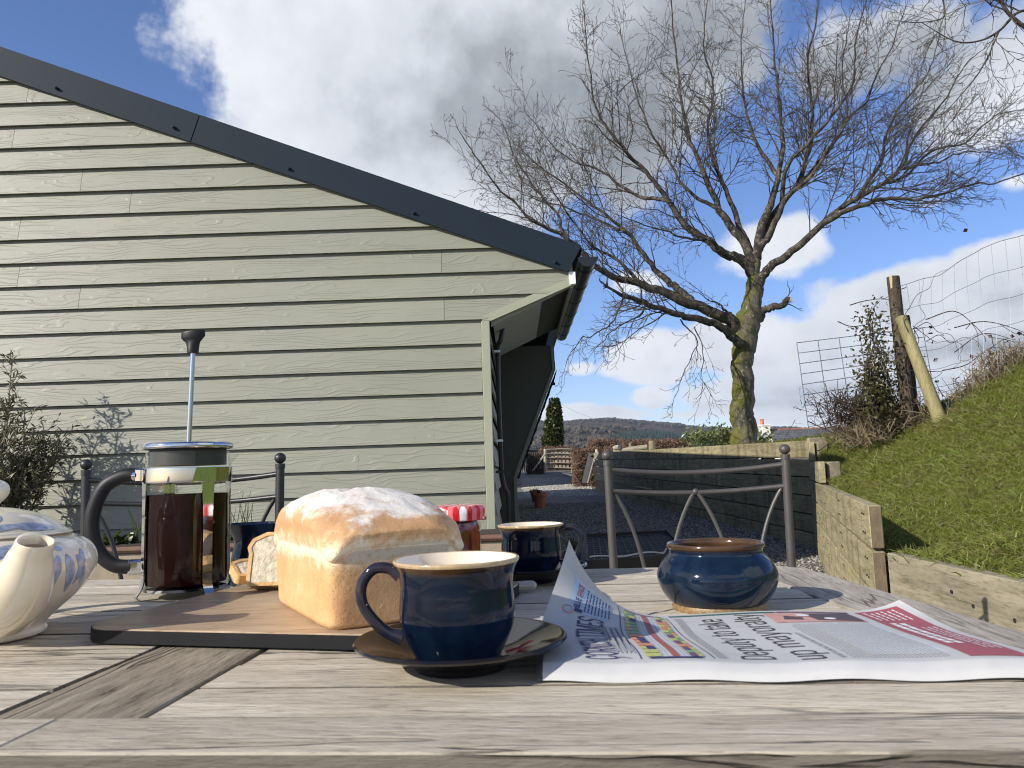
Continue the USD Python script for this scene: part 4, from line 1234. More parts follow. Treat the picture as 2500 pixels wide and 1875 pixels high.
# frame: four chrome straps from the band down to flared feet
for a_ in (-.5 * math.pi - .88, -.5 * math.pi + .86, .5 * math.pi - .86, .5 * math.pi + .86):
    er_ = np.array([math.cos(a_), math.sin(a_), 0])
    et = np.array([-math.sin(a_), math.cos(a_), 0])
    prof = [(RG + .0030, Z['b1'] + .004), (RG + .0026, Z['b1'] - .012), (RG + .0026, .04), (RG + .0026, .022), (RG + .006, .012), (RG + .010, .006), (RG + .010, .0015), (RG + .004, .0)]
    prof = spline(prof, 24)
    hw = np.interp(np.linspace(0, 1, 24), [0, .12, .2, .8, .92, 1], [.0095, .0085, .0065, .0065, .0075, .0085])
    outer = np.array([er_ * r_ + np.array([0, 0, z_]) for r_, z_ in prof])
    vv = np.vstack([outer - et * hw[:, None], outer + et * hw[:, None], outer - et * hw[:, None] - er_ * .0016, outer + et * hw[:, None] - er_ * .0016])
    n2 = len(prof)
    ff = []
    for k in range(n2 - 1):
        ff += [(k, k + 1, n2 + k + 1, n2 + k), (2 * n2 + k, 3 * n2 + k, 3 * n2 + k + 1, 2 * n2 + k + 1), (k, 2 * n2 + k, 2 * n2 + k + 1, k + 1), (n2 + k, n2 + k + 1, 3 * n2 + k + 1, 3 * n2 + k)]
    part('strap', (vv, np.array(ff)), M_chrome, cp_, smooth=35, local=True)
part('base_plate', lathe([(1e-4, .010), (RG + .002, .010), (RG + .002, .0135), (1e-4, .0135)], n=64), M_chrome, cp_, smooth=35, local=True)
hd = [at(338, 1160, DP - .012), at(300, 1163, DP - .014), at(255, 1190, DP - .016), at(228, 1250, DP - .016), at(226, 1305, DP - .016), at(245, 1352, DP - .014), at(280, 1380, DP - .012), at(322, 1384, DP - .010)]
hd = spline(np.array(hd) - o, 40)
part('handle', tube(hd, .0084, 16, flat=1.15), M_blackh, cp_, smooth=60, local=True)
c = at(330, 1161, DP - .012) - o
c2 = at(352, 1161, DP - .012) - o
part('clip', join(tube([c + (-.010, 0, 0), c + (.004, 0, 0)], [.0086, .0092], 16), cbox(c + (.002, -.008, -.0095), c2 + (.0, .008, .0095), .002)), M_chrome, cp_, smooth=35, local=True)
c = at(322, 1384, DP - .010) - o
c2 = at(362, 1384, DP - .010) - o
part('clip', cbox(c + (-.005, -.007, -.0105), c2 + (0, .007, .0105), .003), M_chrome, cp_, smooth=35, local=True)

# ------------------------------------------------------------------ chopping board, loaf, slices
bz = T + .0145
bo = on(905, 1592, T)[:2]
bd = np.array([math.cos(math.radians(-14)), math.sin(math.radians(-14))])
bn = np.array([-bd[1], bd[0]])
bl = (on(222, 1568, T)[:2] - bo) @ bd - .012
bdep = .335
bpoly = sg.Polygon([tuple(bo + bd * a_ + bn * b_) for a_, b_ in ((bl - .005, 0), (.06, 0), (.06, bdep), (bl - .005, bdep))]).buffer(-.045).buffer(.045, quad_segs=10)
brd = thing('chopping_board', 'thick round-cornered wooden chopping board with black edge', 'chopping board', (bo[0], bo[1], T))
M_brd = wood('board_top_look', 'x', (.24, .17, .11), (.33, .245, .165), (.40, .305, .21), .8, .0004, .42, crack=.15)
M_brdedge = plain('charred_edge_look', (.008, .008, .009), .6, .2, 30.0, bump=.0003, spec=.2)
part('edge', slab(bpoly, T + .0015, bz - .0012, .0), M_brdedge, brd, smooth=30)
part('top', slab(bpoly.buffer(-.0012), bz - .003, bz, .0012), M_brd, brd, smooth=30)

l0 = on(801, 1547, bz)[:2]
ldir = on(660, 1464, bz)[:2] - l0
ldir /= np.linalg.norm(ldir)
lper = np.array([ldir[1], -ldir[0]])
LL, LW = .218, .137
M_bread = mat('crust_look', {"t": ("texture_coordinate", {}), "x": ("separate_xyz", {}), "n": ("noise_texture", {"scale": 22.0, "detail": 8.0, "roughness": .68}), "n2": ("noise_texture", {"scale": 60.0, "detail": 6.0, "roughness": .7}),
                             "r": ("rgb_ramp", {"ramp": [(.25, (.47, .265, .115)), (.5, (.55, .335, .16)), (.72, (.61, .41, .22))]}),
                             "gn": ("geometry", {}), "nx": ("separate_xyz", {}),
                             "na": ("math", {"math_type": "multiply_add", "value2": .05, "value3": -.025}), "za": ("math", {"math_type": "add"}),
                             # pale band where the dough rose above the tin, brown dome, flour on the crown
                             "bn": ("rgb_ramp", {"ramp": [(0, (0, 0, 0)), (.40, (0, 0, 0)), (.49, (1, 1, 1)), (.53, (1, 1, 1)), (.58, (.25, .25, .25)), (.66, (0, 0, 0)), (1, (0, 0, 0))]}), "zs": ("math", {"math_type": "multiply", "value2": 1 / .132}),
                             "pm": ("mix_color", {"b": (.66, .56, .40)}),
                             "dm": ("rgb_ramp", {"ramp": [(0, (0, 0, 0)), (.58, (0, 0, 0)), (.66, (1, 1, 1)), (1, (1, 1, 1))]}), "dc": ("mix_color", {"b": (.47, .275, .135)}),
                             "fz": ("map_range", {"from_min": .080, "from_max": .112, "to_min": -.25, "to_max": .62, "clamp": True}), "fn": ("math", {"math_type": "multiply_add", "value2": 2.4, "value3": -.98}),
                             "fs": ("math", {"math_type": "add"}), "fc": ("map_range", {"range_type": "smoothstep", "from_min": .28, "from_max": .75, "to_min": 0.0, "to_max": .92}), "fm": ("mix_color", {"b": (.70, .67, .62)}),
                             "v": ("voronoi_texture", {"scale": 330.0}), "vp": ("map_range", {"from_min": .06, "from_max": .2, "to_min": 0.0, "to_max": 1.0, "clamp": True}), "hs": ("math", {"math_type": "multiply_add", "value2": 1.3}),
                             "b": ("bump", {"strength": .7, "distance": .0018}), "p": ("principled_bsdf", {"roughness": .72, "specular_ior_level": .22, "subsurface_weight": .12, "subsurface_radius": (.01, .005, .002), "subsurface_scale": .4})},
              [("t.object", "n.vector"), ("t.object", "n2.vector"), ("t.object", "v.vector"), ("t.object", "x.vector"), ("n.fac", "r.fac"), ("n2.fac", "na.value1"), ("x.z", "za.value1"), ("na.value", "za.value2"), ("za.value", "zs.value1"),
               ("zs.value", "bn.fac"), ("bn.color", "pm.fac"), ("r.color", "pm.a"), ("zs.value", "dm.fac"), ("dm.color", "dc.fac"), ("pm.result", "dc.a"),
               ("x.z", "fz.value"), ("n.fac", "fn.value1"), ("fz.result", "fs.value1"), ("fn.value", "fs.value2"), ("fs.value", "fc.value"), ("fc.result", "fm.fac"), ("dc.result", "fm.a"), ("fm.result", "p.base_color"),
               ("v.distance", "vp.value"), ("n2.fac", "hs.value1"), ("vp.result", "hs.value3"), ("hs.value", "b.height"), ("b.normal", "p.normal")])


def loaf_mesh():
    """Tin loaf: straight sides, a lip where it rose out of the tin, a domed top with a split along it."""
    nu, nv = 140, 60
    th = np.linspace(0, 2 * np.pi, nu, endpoint=False)
    rings = []
    pw = .16

    def outline(hl, hw):
        c, s = np.cos(th), np.sin(th)
        return np.stack([np.sign(c) * np.abs(c) ** pw * hl, np.sign(s) * np.abs(s) ** pw * hw], 1)
    prof = [(0.0, .93, 0.001), (.003, .965, .0), (.008, .985, 0), (.03, .992, 0), (.055, 1.0, 0), (.068, 1.0, 0), (.074, .992, 0), (.079, 1.015, 1), (.086, 1.035, 1), (.094, 1.03, 1), (.100, 1.01, 1), (.107, .94, 1), (.1135, .80, 1), (.1185, .58, 1), (.1215, .32, 1), (.1225, .08, 1)]
    p = spline([(a_, b_) for a_, b_, _ in prof], nv)
    for z_, k_ in p:
        # as the crown closes the outline grows rounder
        q = np.clip((z_ - .085) / .05, 0, 1)
        o1 = outline(LL / 2 * k_, LW / 2 * k_)
        rr_ = np.stack([np.cos(th) * LL / 2 * k_, np.sin(th) * LW / 2 * k_], 1) * 1.12
        o_ = o1 * (1 - q * .8) + rr_ * q * .8
        rings.append(np.c_[o_, np.full(nu, z_)])
    v = np.array(rings)
    lift = np.clip((v[..., 2] - .075) / .03, 0, 1)
    v[..., 2] += lift * (.010 * np.sin(v[..., 0] / LL * 5 + 1.2) * 1 + .006 * meshkit.fbm(v * 14, 3) - .004)
    # the lip is lower at the corners, the crown bulges over the long sides
    cr = np.exp(-((np.abs(v[..., 0]) / (LL / 2) - 1) ** 2) / .03) * np.exp(-((np.abs(v[..., 1]) / (LW / 2) - 1) ** 2) / .05)
    band = np.exp(-((v[..., 2] - .078) / .014) ** 2)
    v[..., 2] -= cr * band * .014
    # a crease across the crown
    d_ = (v[..., 0] - .018) * .80 + v[..., 1] * .60
    v[..., 2] -= lift * .0075 * np.exp(-(d_ / .0045) ** 2) * np.clip((v[..., 2] - .1) / .02, 0, 1)
    side = 1 - lift
    nrm = v[..., :2] / (np.linalg.norm(v[..., :2], axis=-1, keepdims=True) + 1e-6)
    bul = (meshkit.fbm(v * 30 + 5, 4) - .5) * .006 + (meshkit.fbm(v * 90, 3) - .5) * .002
    v[..., :2] += nrm * bul[..., None]
    v[..., 2] += lift * (meshkit.fbm(v * 60 + 9, 4) - .5) * .006
    v = v.reshape(-1, 3)
    i, j = np.meshgrid(np.arange(nv - 1), np.arange(nu), indexing='ij')
    q = np.stack([i * nu + j, i * nu + (j + 1) % nu, (i + 1) * nu + (j + 1) % nu, (i + 1) * nu + j], -1).reshape(-1, 4)
    f = np.vstack([q[:, [0, 1, 2]], q[:, [0, 2, 3]]])
    v[:, 2] *= .94
    m = len(v)
    top = v[-nu:].mean(0)
    bot = v[:nu].mean(0)
    v = np.vstack([v, bot, top])
    f = np.vstack([f, [(m, (k + 1) % nu, k) for k in range(nu)], [(m + 1, m - nu + k, m - nu + (k + 1) % nu) for k in range(nu)]])
    return v, f


lc = l0 + ldir * LL * .5 + lper * LW * .5
lrz = math.degrees(math.atan2(ldir[1], ldir[0]))
loaf = thing('loaf', 'floury white tin loaf on the chopping board', 'bread', (lc[0], lc[1], bz), lrz)
part('crust', loaf_mesh(), M_bread, loaf, smooth=True, local=True)
M_crumb = mat('crumb_look', {"t": ("texture_coordinate", {}), "v": ("voronoi_texture", {"scale": 240.0}), "n": ("noise_texture", {"scale": 130.0, "detail": 5.0, "roughness": .7}), "r": ("rgb_ramp", {"ramp": [(.3, (.42, .35, .24)), (.6, (.70, .63, .50))]}),
                             "b": ("bump", {"strength": 1.0, "distance": .003}), "p": ("principled_bsdf", {"roughness": .9, "specular_ior_level": .1})},
              [("t.object", "v.vector"), ("t.object", "n.vector"), ("n.fac", "r.fac"), ("r.color", "p.base_color"), ("n.fac", "b.height"), ("b.normal", "p.normal")])
M_crust2 = plain('slice_crust_look', (.60, .37, .15), .7, .25, 60.0, bump=.0015, bscale=200)


def slice_of(name, label, loc, rz, tilt, w, h, th_):
    t = thing(name, label, 'bread', loc, rz)
    o_ = sg.Polygon([(-w / 2, 0), (w / 2, 0), (w / 2 * .98, h * .6), (w / 2 * 1.06, h * .72), (w / 2 * .9, h * .88), (w * .2, h), (-w * .25, h * .99), (-w / 2 * .92, h * .86), (-w / 2 * 1.05, h * .7), (-w / 2 * .98, h * .58)]).buffer(-.006).buffer(.006)
    inner = o_.buffer(-.0045)
    v, f = xz_slab(o_.difference(inner), -th_ / 2, th_ / 2)
    v2, f2 = xz_slab(inner, -th_ / 2 + .0012, th_ / 2 - .0012)
    ca, sa_ = math.cos(tilt), math.sin(tilt)
    def lean(v):
        return np.stack([v[:, 0], v[:, 1] * ca - v[:, 2] * sa_, v[:, 1] * sa_ + v[:, 2] * ca], 1)
    s1 = trimesh.Trimesh(*V((v2, f2))).subdivide_to_size(.006)
    a_, b_ = V(s1)
    part('crumb', (lean(a_), b_), M_crumb, t, smooth=40, local=True)
    part('crust', (lean(v), f), M_crust2, t, smooth=40, local=True)
    return t


s0 = on(628, 1448, bz)
slice_of('bread_slice', 'thick cut end of white bread beside the loaf', (s0[0] + .018, s0[1] + .02, bz + .0035), lrz + 62, .30, .07, .066, .028)
s1_ = on(582, 1446, bz)
slice_of('bread_slice', 'small piece of sliced bread lying at the far left of the loaf', (s1_[0] + .012, s1_[1] + .03, bz + .012), lrz + 100, 1.05, .05, .036, .013)

# ------------------------------------------------------------------ jam jar
jp = at(1113, 1300, .97)
jj = thing('jam_jar', 'faceted jar of dark red jam with red and white gingham lid', 'jar', (jp[0], jp[1], T))
zl0, zl1 = at(1113, 1266, .97)[2] - T, at(1113, 1233, .97)[2] - T
M_jam = plain('jam_look', (.13, .004, .008), .08, .5, 50.0, coat=.8)
M_gingham = mat('gingham_look', {"t": ("texture_coordinate", {}), "m": ("mapping", {"rotation": (0, 0, .5), "location": (.003, .001, 0)}), "x": ("separate_xyz", {}),
                                 "a": ("math", {"math_type": "multiply", "value2": 74.0}), "b": ("math", {"math_type": "multiply", "value2": 74.0}), "fa": ("math", {"math_type": "fraction"}), "fb": ("math", {"math_type": "fraction"}),
                                 "ga": ("math", {"math_type": "greater_than", "value2": .5}), "gb": ("math", {"math_type": "greater_than", "value2": .5}), "s": ("math", {"math_type": "add"}), "h": ("math", {"math_type": "multiply", "value2": .5}),
                                 "r": ("rgb_ramp", {"ramp": [(0, (.85, .82, .82)), (.25, (.85, .82, .82)), (.26, (.70, .16, .17)), (.74, (.70, .16, .17)), (.75, (.52, .015, .02)), (1, (.52, .015, .02))], "interpolate": False}),
                                 "p": ("principled_bsdf", {"roughness": .22})},
                [("t.object", "m.vector"), ("m.vector", "x.vector"), ("x.x", "a.value1"), ("x.y", "b.value1"), ("a.value", "fa.value1"), ("b.value", "fb.value1"), ("fa.value", "ga.value1"), ("fb.value", "gb.value1"), ("ga.value", "s.value1"), ("gb.value", "s.value2"), ("s.value", "h.value1"), ("h.value", "r.fac"), ("r.color", "p.base_color")])
jr_ = .0315
prof = [(1e-4, .0), (.027, .0), (.0305, .004), (jr_, .012), (jr_ * 1.02, zl0 - .016), (jr_ * .99, zl0 - .008), (.0285, zl0 - .002), (.0285, zl0 + .002), (1e-4, zl0 + .002)]
v, f = lathe(prof, n=72)
ang = np.arctan2(v[:, 1], v[:, 0])
fac = 1 - .06 * (1 - np.cos((np.mod(ang + .2, np.pi / 5) - np.pi / 10) * 2.0)) / (1 - math.cos(np.pi / 5)) * -1
fz_ = np.clip((v[:, 2] - .008) / .01, 0, 1) * np.clip((zl0 - .010 - v[:, 2]) / .01, 0, 1)
v[:, :2] *= (1 + (np.cos(np.pi / 10) / np.cos(np.mod(ang + .2, np.pi / 5) - np.pi / 10) - 1) * fz_)[:, None]
part('glass', (v, f), pane('jar_glass_look', (.98, .95, .95)), jj, smooth=25, local=True)
vj = v.copy()
vj[:, :2] *= .95
vj[:, 2] = .003 + vj[:, 2] * .94
part('jam', (vj, f), M_jam, jj, smooth=25, local=True)
part('lid', lathe([(.0325, zl0 - .0015), (.0355, zl0 - .0015), (.0365, zl0), (.0362, zl0 + .004), (.0368, zl0 + .006), (.0368, zl1 - .005), (.0345, zl1 - .001), (.031, zl1), (1e-4, zl1 - .0008)], n=72), M_gingham, jj, smooth=40, local=True)

# ------------------------------------------------------------------ milk jug behind the loaf
gp_ = at(625, 1340, 1.17)
jg = thing('milk_jug', 'dark navy pottery jug half hidden behind the loaf', 'jug', (gp_[0], gp_[1], T))
M_jug = glaze('jug_glaze', (.006, .009, .018), (.012, .028, .055), .06)
zj_ = at(600, 1279, 1.17)[2] - T
jprof = spline([(1e-4, .0), (.026, 0), (.030, .006), (.0345, .022), (.035, .036), (.0315, zj_ - .034), (.0295, zj_ - .022), (.0325, zj_ - .010), (.037, zj_)], 40).clip(1e-4)
v, f = lathe(np.vstack([jprof, [(.0355, zj_ + .001), (.031, zj_ - .010), (.028, zj_ - .03), (1e-4, .02)]]), n=64)
wl = np.clip((v[:, 2] - (zj_ - .03)) / .03, 0, 1)
pull = np.clip(-v[:, 0] / .035, 0, 1) ** 3 * wl
v[:, 0] -= pull * .014
part('body', (v, f), M_jug, jg, smooth=50, local=True)
part('handle', tube(spline([(.032, 0, zj_ - .012), (.050, 0, zj_ - .015), (.056, 0, zj_ - .035), (.046, 0, .03), (.033, 0, .022)], 24), .005, 12), M_jug, jg, smooth=60, local=True)

# ------------------------------------------------------------------ knife
k1 = on(1308, 1428, T + .008)
kd = np.array([-.97, -.24, 0])
kn_ = thing('table_knife', 'pale handled table knife lying behind the nearest cup', 'knife', (k1[0], k1[1], T))
M_bone = plain('bone_handle_look', (.42, .37, .31), .25, .2, 40.0, stretch=(1, 6, 6), coat=.3)
hp = np.array([k1 + kd * u for u in (0, .002, .006, .03, .06, .09)])
part('handle', tube(hp, [.004, .0068, .0082, .0080, .0072, .0066], 14, flat=.75), M_bone, kn_, smooth=60)
b0_ = k1 + kd * .09
perp = np.array([kd[1], -kd[0], 0])
part('blade', slab([tuple((b0_ + perp * a_ + kd * u)[:2]) for u, a_ in ((0, -.005), (0, .005), (.09, .008), (.108, .004), (.112, -.003), (.1, -.006))], T + .0065, T + .008), M_steel, kn_, smooth=False)

# ------------------------------------------------------------------ newspaper
PO = on(1325, 1662, T + .002)[:2]
pv = on(2500, 1655, T + .002)[:2] - PO
pv /= np.linalg.norm(pv)
pu = np.array([-pv[1], pv[0]])
PU, PV = .222, .348


def sheet_h(u, v):
    h = .0012 + .0095 * np.sqrt(np.clip(u / .013, 0, 1)) * (1 - .45 * np.clip((u - .02) / .2, 0, 1))
    h = h + .0016 * np.sin(v * 26 + u * 9) * np.clip(u / .05, 0, 1) + .0010 * np.sin(v * 61 + 1.3) * np.exp(-u / .05)
    a = np.clip(1 - v / .125, 0, 1) ** 2.1 * np.clip((u - .095) / (PU - .095), 0, 1) ** 1.5
    b = np.clip((v - .29) / .075, 0, 1) ** 2 * np.clip((u - .10) / (PU - .10), 0, 1) ** 2
    return h + .074 * a + .020 * b, a, b


def page(u, v, off=0.0):
    u, v = np.asarray(u, float), np.asarray(v, float)
    h, a, b = sheet_h(u, v)
    uu = u - .018 * a - .004 * b
    vv = v - .085 * u + .034 * a - .006 * b + .0015 * np.sin(u * 40)
    p = PO + np.multiply.outer(uu, pu) + np.multiply.outer(vv, pv)
    e = 1e-3
    hu = (sheet_h(u + e, v)[0] - h) / e
    hv = (sheet_h(u, v + e)[0] - h) / e
    n = np.stack([-hu * pu[0] - hv * pv[0], -hu * pu[1] - hv * pv[1], np.ones_like(h)], -1)
    n /= np.linalg.norm(n, axis=-1, keepdims=True)
    return np.concatenate([p, (T + h)[..., None]], -1) + n * off


news = thing('newspaper', 'folded local newspaper with one corner curling up', 'newspaper', (*(PO + pu * .1 + pv * .18), T))
M_paper = mat('newsprint_look', {"g": ("geometry", {}), "n": ("noise_texture", {"scale": 60.0, "detail": 4.0}), "r": ("rgb_ramp", {"ramp": [(.3, (.49, .49, .485)), (.7, (.53, .53, .525))]}), "n2": ("noise_texture", {"scale": 25.0, "detail": 3.0}), "b": ("bump", {"strength": .5, "distance": .0012}),
                                 "p": ("principled_bsdf", {"roughness": .6, "specular_ior_level": .3}), "t": ("translucent_bsdf", {"color": (.5, .49, .46)}), "m": ("mix_closure", {"fac": .12})},
              [("g.position", "n.vector"), ("g.position", "n2.vector"), ("n.fac", "r.fac"), ("r.color", "p.base_color"), ("n2.fac", "b.height"), ("b.normal", "p.normal"), ("p.BSDF", "m.closure1"), ("t.BSDF", "m.closure2")], surface="m.closure")


def sheet(us, vs, off, fn=page):
    U_, V_ = np.meshgrid(us, vs, indexing='ij')
    p = fn(U_, V_, off).reshape(-1, 3)
    n = len(vs)
    i, j = np.meshgrid(np.arange(len(us) - 1), np.arange(n - 1), indexing='ij')
    q = np.stack([i * n + j, i * n + j + 1, (i + 1) * n + j + 1, (i + 1) * n + j], -1).reshape(-1, 4)
    return p, q[:, ::-1]


us = np.r_[np.linspace(0, .02, 12), np.linspace(.024, PU, 60)]
part('front_page', sheet(us, np.linspace(0, PV, 90), 0), M_paper, news, smooth=True)


def low(k):
    def f(u, v, off):
        p = PO + np.multiply.outer(u, pu) + np.multiply.outer(v - .085 * u, pv)
        z = T + .0012 + .0022 * k + .0008 * np.sin(v * 30 + k)
        return np.concatenate([p, (z + 0 * u)[..., None]], -1)
    return f


for k in range(3):
    part('inner_page', sheet(np.linspace(.003 + .001 * k, PU * (.97 + .01 * k), 12), np.linspace(-.004 + .003 * k, PV - .004, 40), 0, low(k)), M_paper, news, smooth=True)
INK = {}
for nm, c in dict(navy_ink=(.035, .03, .12), black_ink=(.05, .048, .05), grey_ink=(.30, .30, .31), red_ink=(.30, .07, .085), pale_blue_ink=(.36, .46, .56), white_ink=(.7, .69, .69), yellow_ink=(.42, .43, .14), green_ink=(.17, .29, .17), teal_ink=(.04, .14, .13), brick_ink=(.33, .09, .07), mist_ink=(.47, .50, .52),
                     orange_ink=(.55, .22, .12), skin_ink=(.52, .28, .24), dark_photo_ink=(.07, .05, .055), plum_ink=(.15, .07, .14)).items():
    INK[nm] = plain(nm + '_look', c, .55, .08, 90.0)


def printed(name, polys, ink, off=.0004, size=.008):
    ms = []
    for poly in polys:
        g_ = poly if hasattr(poly, 'exterior') else sg.Polygon(poly)
        v, f = V(trimesh.creation.extrude_polygon(g_, .01, engine='earcut'))
        top = v[:, 2] > .005
        m_ = trimesh.Trimesh(v, f[np.all(top[f], 1)], process=True).subdivide_to_size(size)
        ms.append(V(m_))
    v, f = join(*ms)
    part(name, (page(v[:, 0], v[:, 1], off), f), INK[ink], news, smooth=False)


def lettering(name, text, u0, vb, cap, width, ink, off=.0005, bold=False, shear=0.0, thin=0.0):
    m_ = meshkit.text_mesh(text, 1.0, .01, bold)
    v, f = V(m_)
    if thin:        # a lighter face: upright strokes keep some weight, cross strokes go fine
        tops = f[np.all(v[f][:, :, 2] > .005, 1)]
        g_ = unary_union([sg.Polygon(v[t][:, :2]).buffer(.0005) for t in tops])
        g_ = sa.scale(sa.scale(g_, 1, 1.6, origin=(0, 0)).buffer(-thin), 1, 1 / 1.6, origin=(0, 0))
        v, f = join(*[trimesh.creation.extrude_polygon(q_, .01, engine='earcut') for q_ in getattr(g_, 'geoms', [g_]) if q_.area > 1e-4])
    top = v[:, 2] > .005
    f = f[np.all(top[f], 1)]
    x = v[:, 0]
    x = (x - x.min()) / (x.max() - x.min()) * width
    y = v[:, 1] * cap
    m_ = trimesh.Trimesh(np.c_[u0 + x, vb - y - shear * x, 0 * x], f, process=True)
    try:
        m_ = m_.subdivide_to_size(.012)
    except Exception:
        pass
    v, f = V(m_)
    part(name, (page(v[:, 0], v[:, 1], off), f), INK[ink], news, smooth=False)


def rect(u0, u1, v0, v1):
    return [(u0, v0), (u1, v0), (u1, v1), (u0, v1)]


lettering('masthead', 'CORNISH TIMES', .0225, .0560, .0245, .126, 'navy_ink')
# advert on the curling corner
printed('advert', [rect(.152, .200, .018, .062)], 'pale_blue_ink', .0003)
printed('advert_roundel', [sg.Point(.153, .020).buffer(.006).difference(sg.Point(.153, .020).buffer(.0045))], 'skin_ink', .0007, .004)
lettering('advert_lettering', 'BLUE', .160, .0305, .0062, .0155, 'navy_ink', .0008, True)
lettering('advert_lettering', 'SPACE', .178, .0305, .0062, .019, 'red_ink', .0008, True)
printed('advert_bar', [rect(.153, .159, .026, .034)], 'navy_ink', .0007)


def lines(name, u0, u1, v0, v1, n, ink, thick=.0011, seed=1, words=True, off=.0005):
    r = random.Random(seed)
    ps = []
    for k in range(n):
        v = v0 + (v1 - v0) * k / max(n - 1, 1)
        u = u0
        while u < u1 - .003:
            w = r.uniform(.004, .012) if words else u1 - u0
            e = min(u + w, u1)
            ps.append(rect(u, e, v, v + thick))
            u = e + .0016
    ms = [(np.array([(a_, b_, 0) for a_, b_ in q]), np.array([[0, 1, 2], [0, 2, 3]])) for q in ps]
    v, f = join(*ms)
    part(name, (page(v[:, 0], v[:, 1], off), f), INK[ink], news, smooth=False, kind='stuff')


lines('advert_print', .156, .198, .0355, .060, 8, 'navy_ink', .0012, 2, off=.0008)
lines('column_print', .045, .135, .0570, .0665, 3, 'grey_ink', .0026, 3, False)
lines('column_print', .040, .135, .0560, .0690, 5, 'grey_ink', .0012, 4)
printed('section_rule', [rect(.022, .215, .0715, .0724)], 'navy_ink')
printed('bird_emblem', [[(.027, .0545), (.032, .0555), (.030, .0600), (.026, .0640), (.0235, .0665), (.0260, .0600)]], 'grey_ink', .0006)
# the coloured game strip
printed('strip_ground', [rect(.024, .208, .0765, .1175)], 'mist_ink', .0003)
printed('strip_edge', [rect(.0215, .0265, .0785, .1165)], 'navy_ink', .0006)
printed('strip_edge', [rect(.2050, .2095, .0785, .1165)], 'plum_ink', .0006)
printed('strip_band', [rect(.0265, .2060, .0955, .1005)], 'brick_ink', .0006)
rc = random.Random(8)
cols = ['yellow_ink', 'green_ink', 'navy_ink', 'navy_ink', 'green_ink', 'yellow_ink', 'plum_ink', 'orange_ink']
for k in range(14):
    u = .0265 + k * .0128
    for v, w in ((.0765, .0045), (.0812, .0065), (.1085, .0055), (.1143, .0035)):
        printed('strip_square', [rect(u, u + .0112, v, v + w)], rc.choice(cols if v in (.0812, .1085) else ['yellow_ink', 'yellow_ink', 'green_ink', 'orange_ink']), .0008, .02)
lines('strip_print', .03, .2, .089, .107, 7, 'grey_ink', .0007, 5)
printed('curved_rule', [[(.022, .1240), (.1, .1225), (.205, .1205), (.205, .1212), (.1, .1232), (.022, .1248)]], 'navy_ink')
lines('caption_print', .024, .20, .1275, .1330, 4, 'grey_ink', .0010, 6)
lettering('headline', 'Deputy to take', .0240, .1690, .0250, .166, 'black_ink', thin=.015)
lettering('headline', 'up mayoralty', .0190, .2030, .0250, .186, 'black_ink', thin=.015)
lines('column_print', .0225, .115, .2130, .2150, 2, 'grey_ink', .0018, 7)
lines('column_print', .021, .150, .2210, .2850, 22, 'grey_ink', .0012, 9)
printed('column_tint', [rect(.030, .150, .236, .290)], 'mist_ink', .0002)
printed('news_photo', [rect(.158, .205, .2120, .2900)], 'skin_ink', .0004)
printed('news_photo_detail', [[(.165, .250), (.200, .245), (.204, .288), (.160, .288)], [(.172, .222), (.19, .226), (.18, .24), (.168, .238)]], 'dark_photo_ink', .0007)
printed('news_photo_detail', [sg.Point(.19, .243).buffer(.006), sg.Point(.172, .262).buffer(.005)], 'white_ink', .0009)
printed('top_strip', [rect(.2085, .2140, .125, .225)], 'teal_ink', .0004)
printed('top_strip', [rect(.2085, .2140, .226, .292)], 'plum_ink', .0004)
printed('banner', [rect(.0195, .2125, .2985, .3390)], 'red_ink', .0004)
lines('banner_print', .060, .150, .3045, .3120, 2, 'white_ink', .0050, 12, off=.0007)
lines('banner_print', .045, .135, .3230, .3330, 3, 'white_ink', .0014, 13, off=.0007)
lines('banner_print', .165, .205, .3030, .3300, 6, 'white_ink', .0016, 14, off=.0007)

# ------------------------------------------------------------------ bare trees
M_bark = mat('bark_look', {"g": ("geometry", {}), "mp": ("mapping", {"scale": (14, 14, 4)}), "n": ("noise_texture", {"scale": 1.0, "detail": 7.0, "roughness": .7}), "n2": ("noise_texture", {"scale": 2.6, "detail": 6.0, "roughness": .65}), "n3": ("noise_texture", {"scale": 9.0, "detail": 6.0, "roughness": .7}),
                           "r": ("rgb_ramp", {"ramp": [(.3, (.03, .026, .02)), (.5, (.085, .075, .055)), (.7, (.165, .15, .115))]}),
                           "nn": ("vector_math", {"math_type": "dot_product", "vector2": (-.5, .1, .75)}), "mn": ("math", {"math_type": "multiply_add", "value2": .35}), "mr": ("map_range", {"from_min": .42, "from_max": .66, "to_min": 0.0, "to_max": .85, "clamp": True}), "mm": ("mix_color", {"b": (.105, .105, .018)}),
                           "lr": ("map_range", {"from_min": .58, "from_max": .66, "to_min": 0.0, "to_max": .7, "clamp": True}), "lm": ("mix_color", {"b": (.34, .34, .28)}),
                           "b": ("bump", {"strength": 1.0, "distance": .018}), "p": ("principled_bsdf", {"roughness": .9, "specular_ior_level": .15})},
             [("g.position", "mp.vector"), ("mp.vector", "n.vector"), ("g.position", "n2.vector"), ("g.position", "n3.vector"), ("n.fac", "r.fac"), ("g.normal", "nn.vector1"), ("nn.value", "mn.value1"), ("n2.fac", "mn.value3"), ("mn.value", "mr.value"), ("mr.result", "mm.fac"), ("r.color", "lm.a"), ("n3.fac", "lr.value"), ("lr.result", "lm.fac"), ("lm.result", "mm.a"), ("mm.result", "p.base_color"),
              ("n.fac", "b.height"), ("b.normal", "p.normal")])
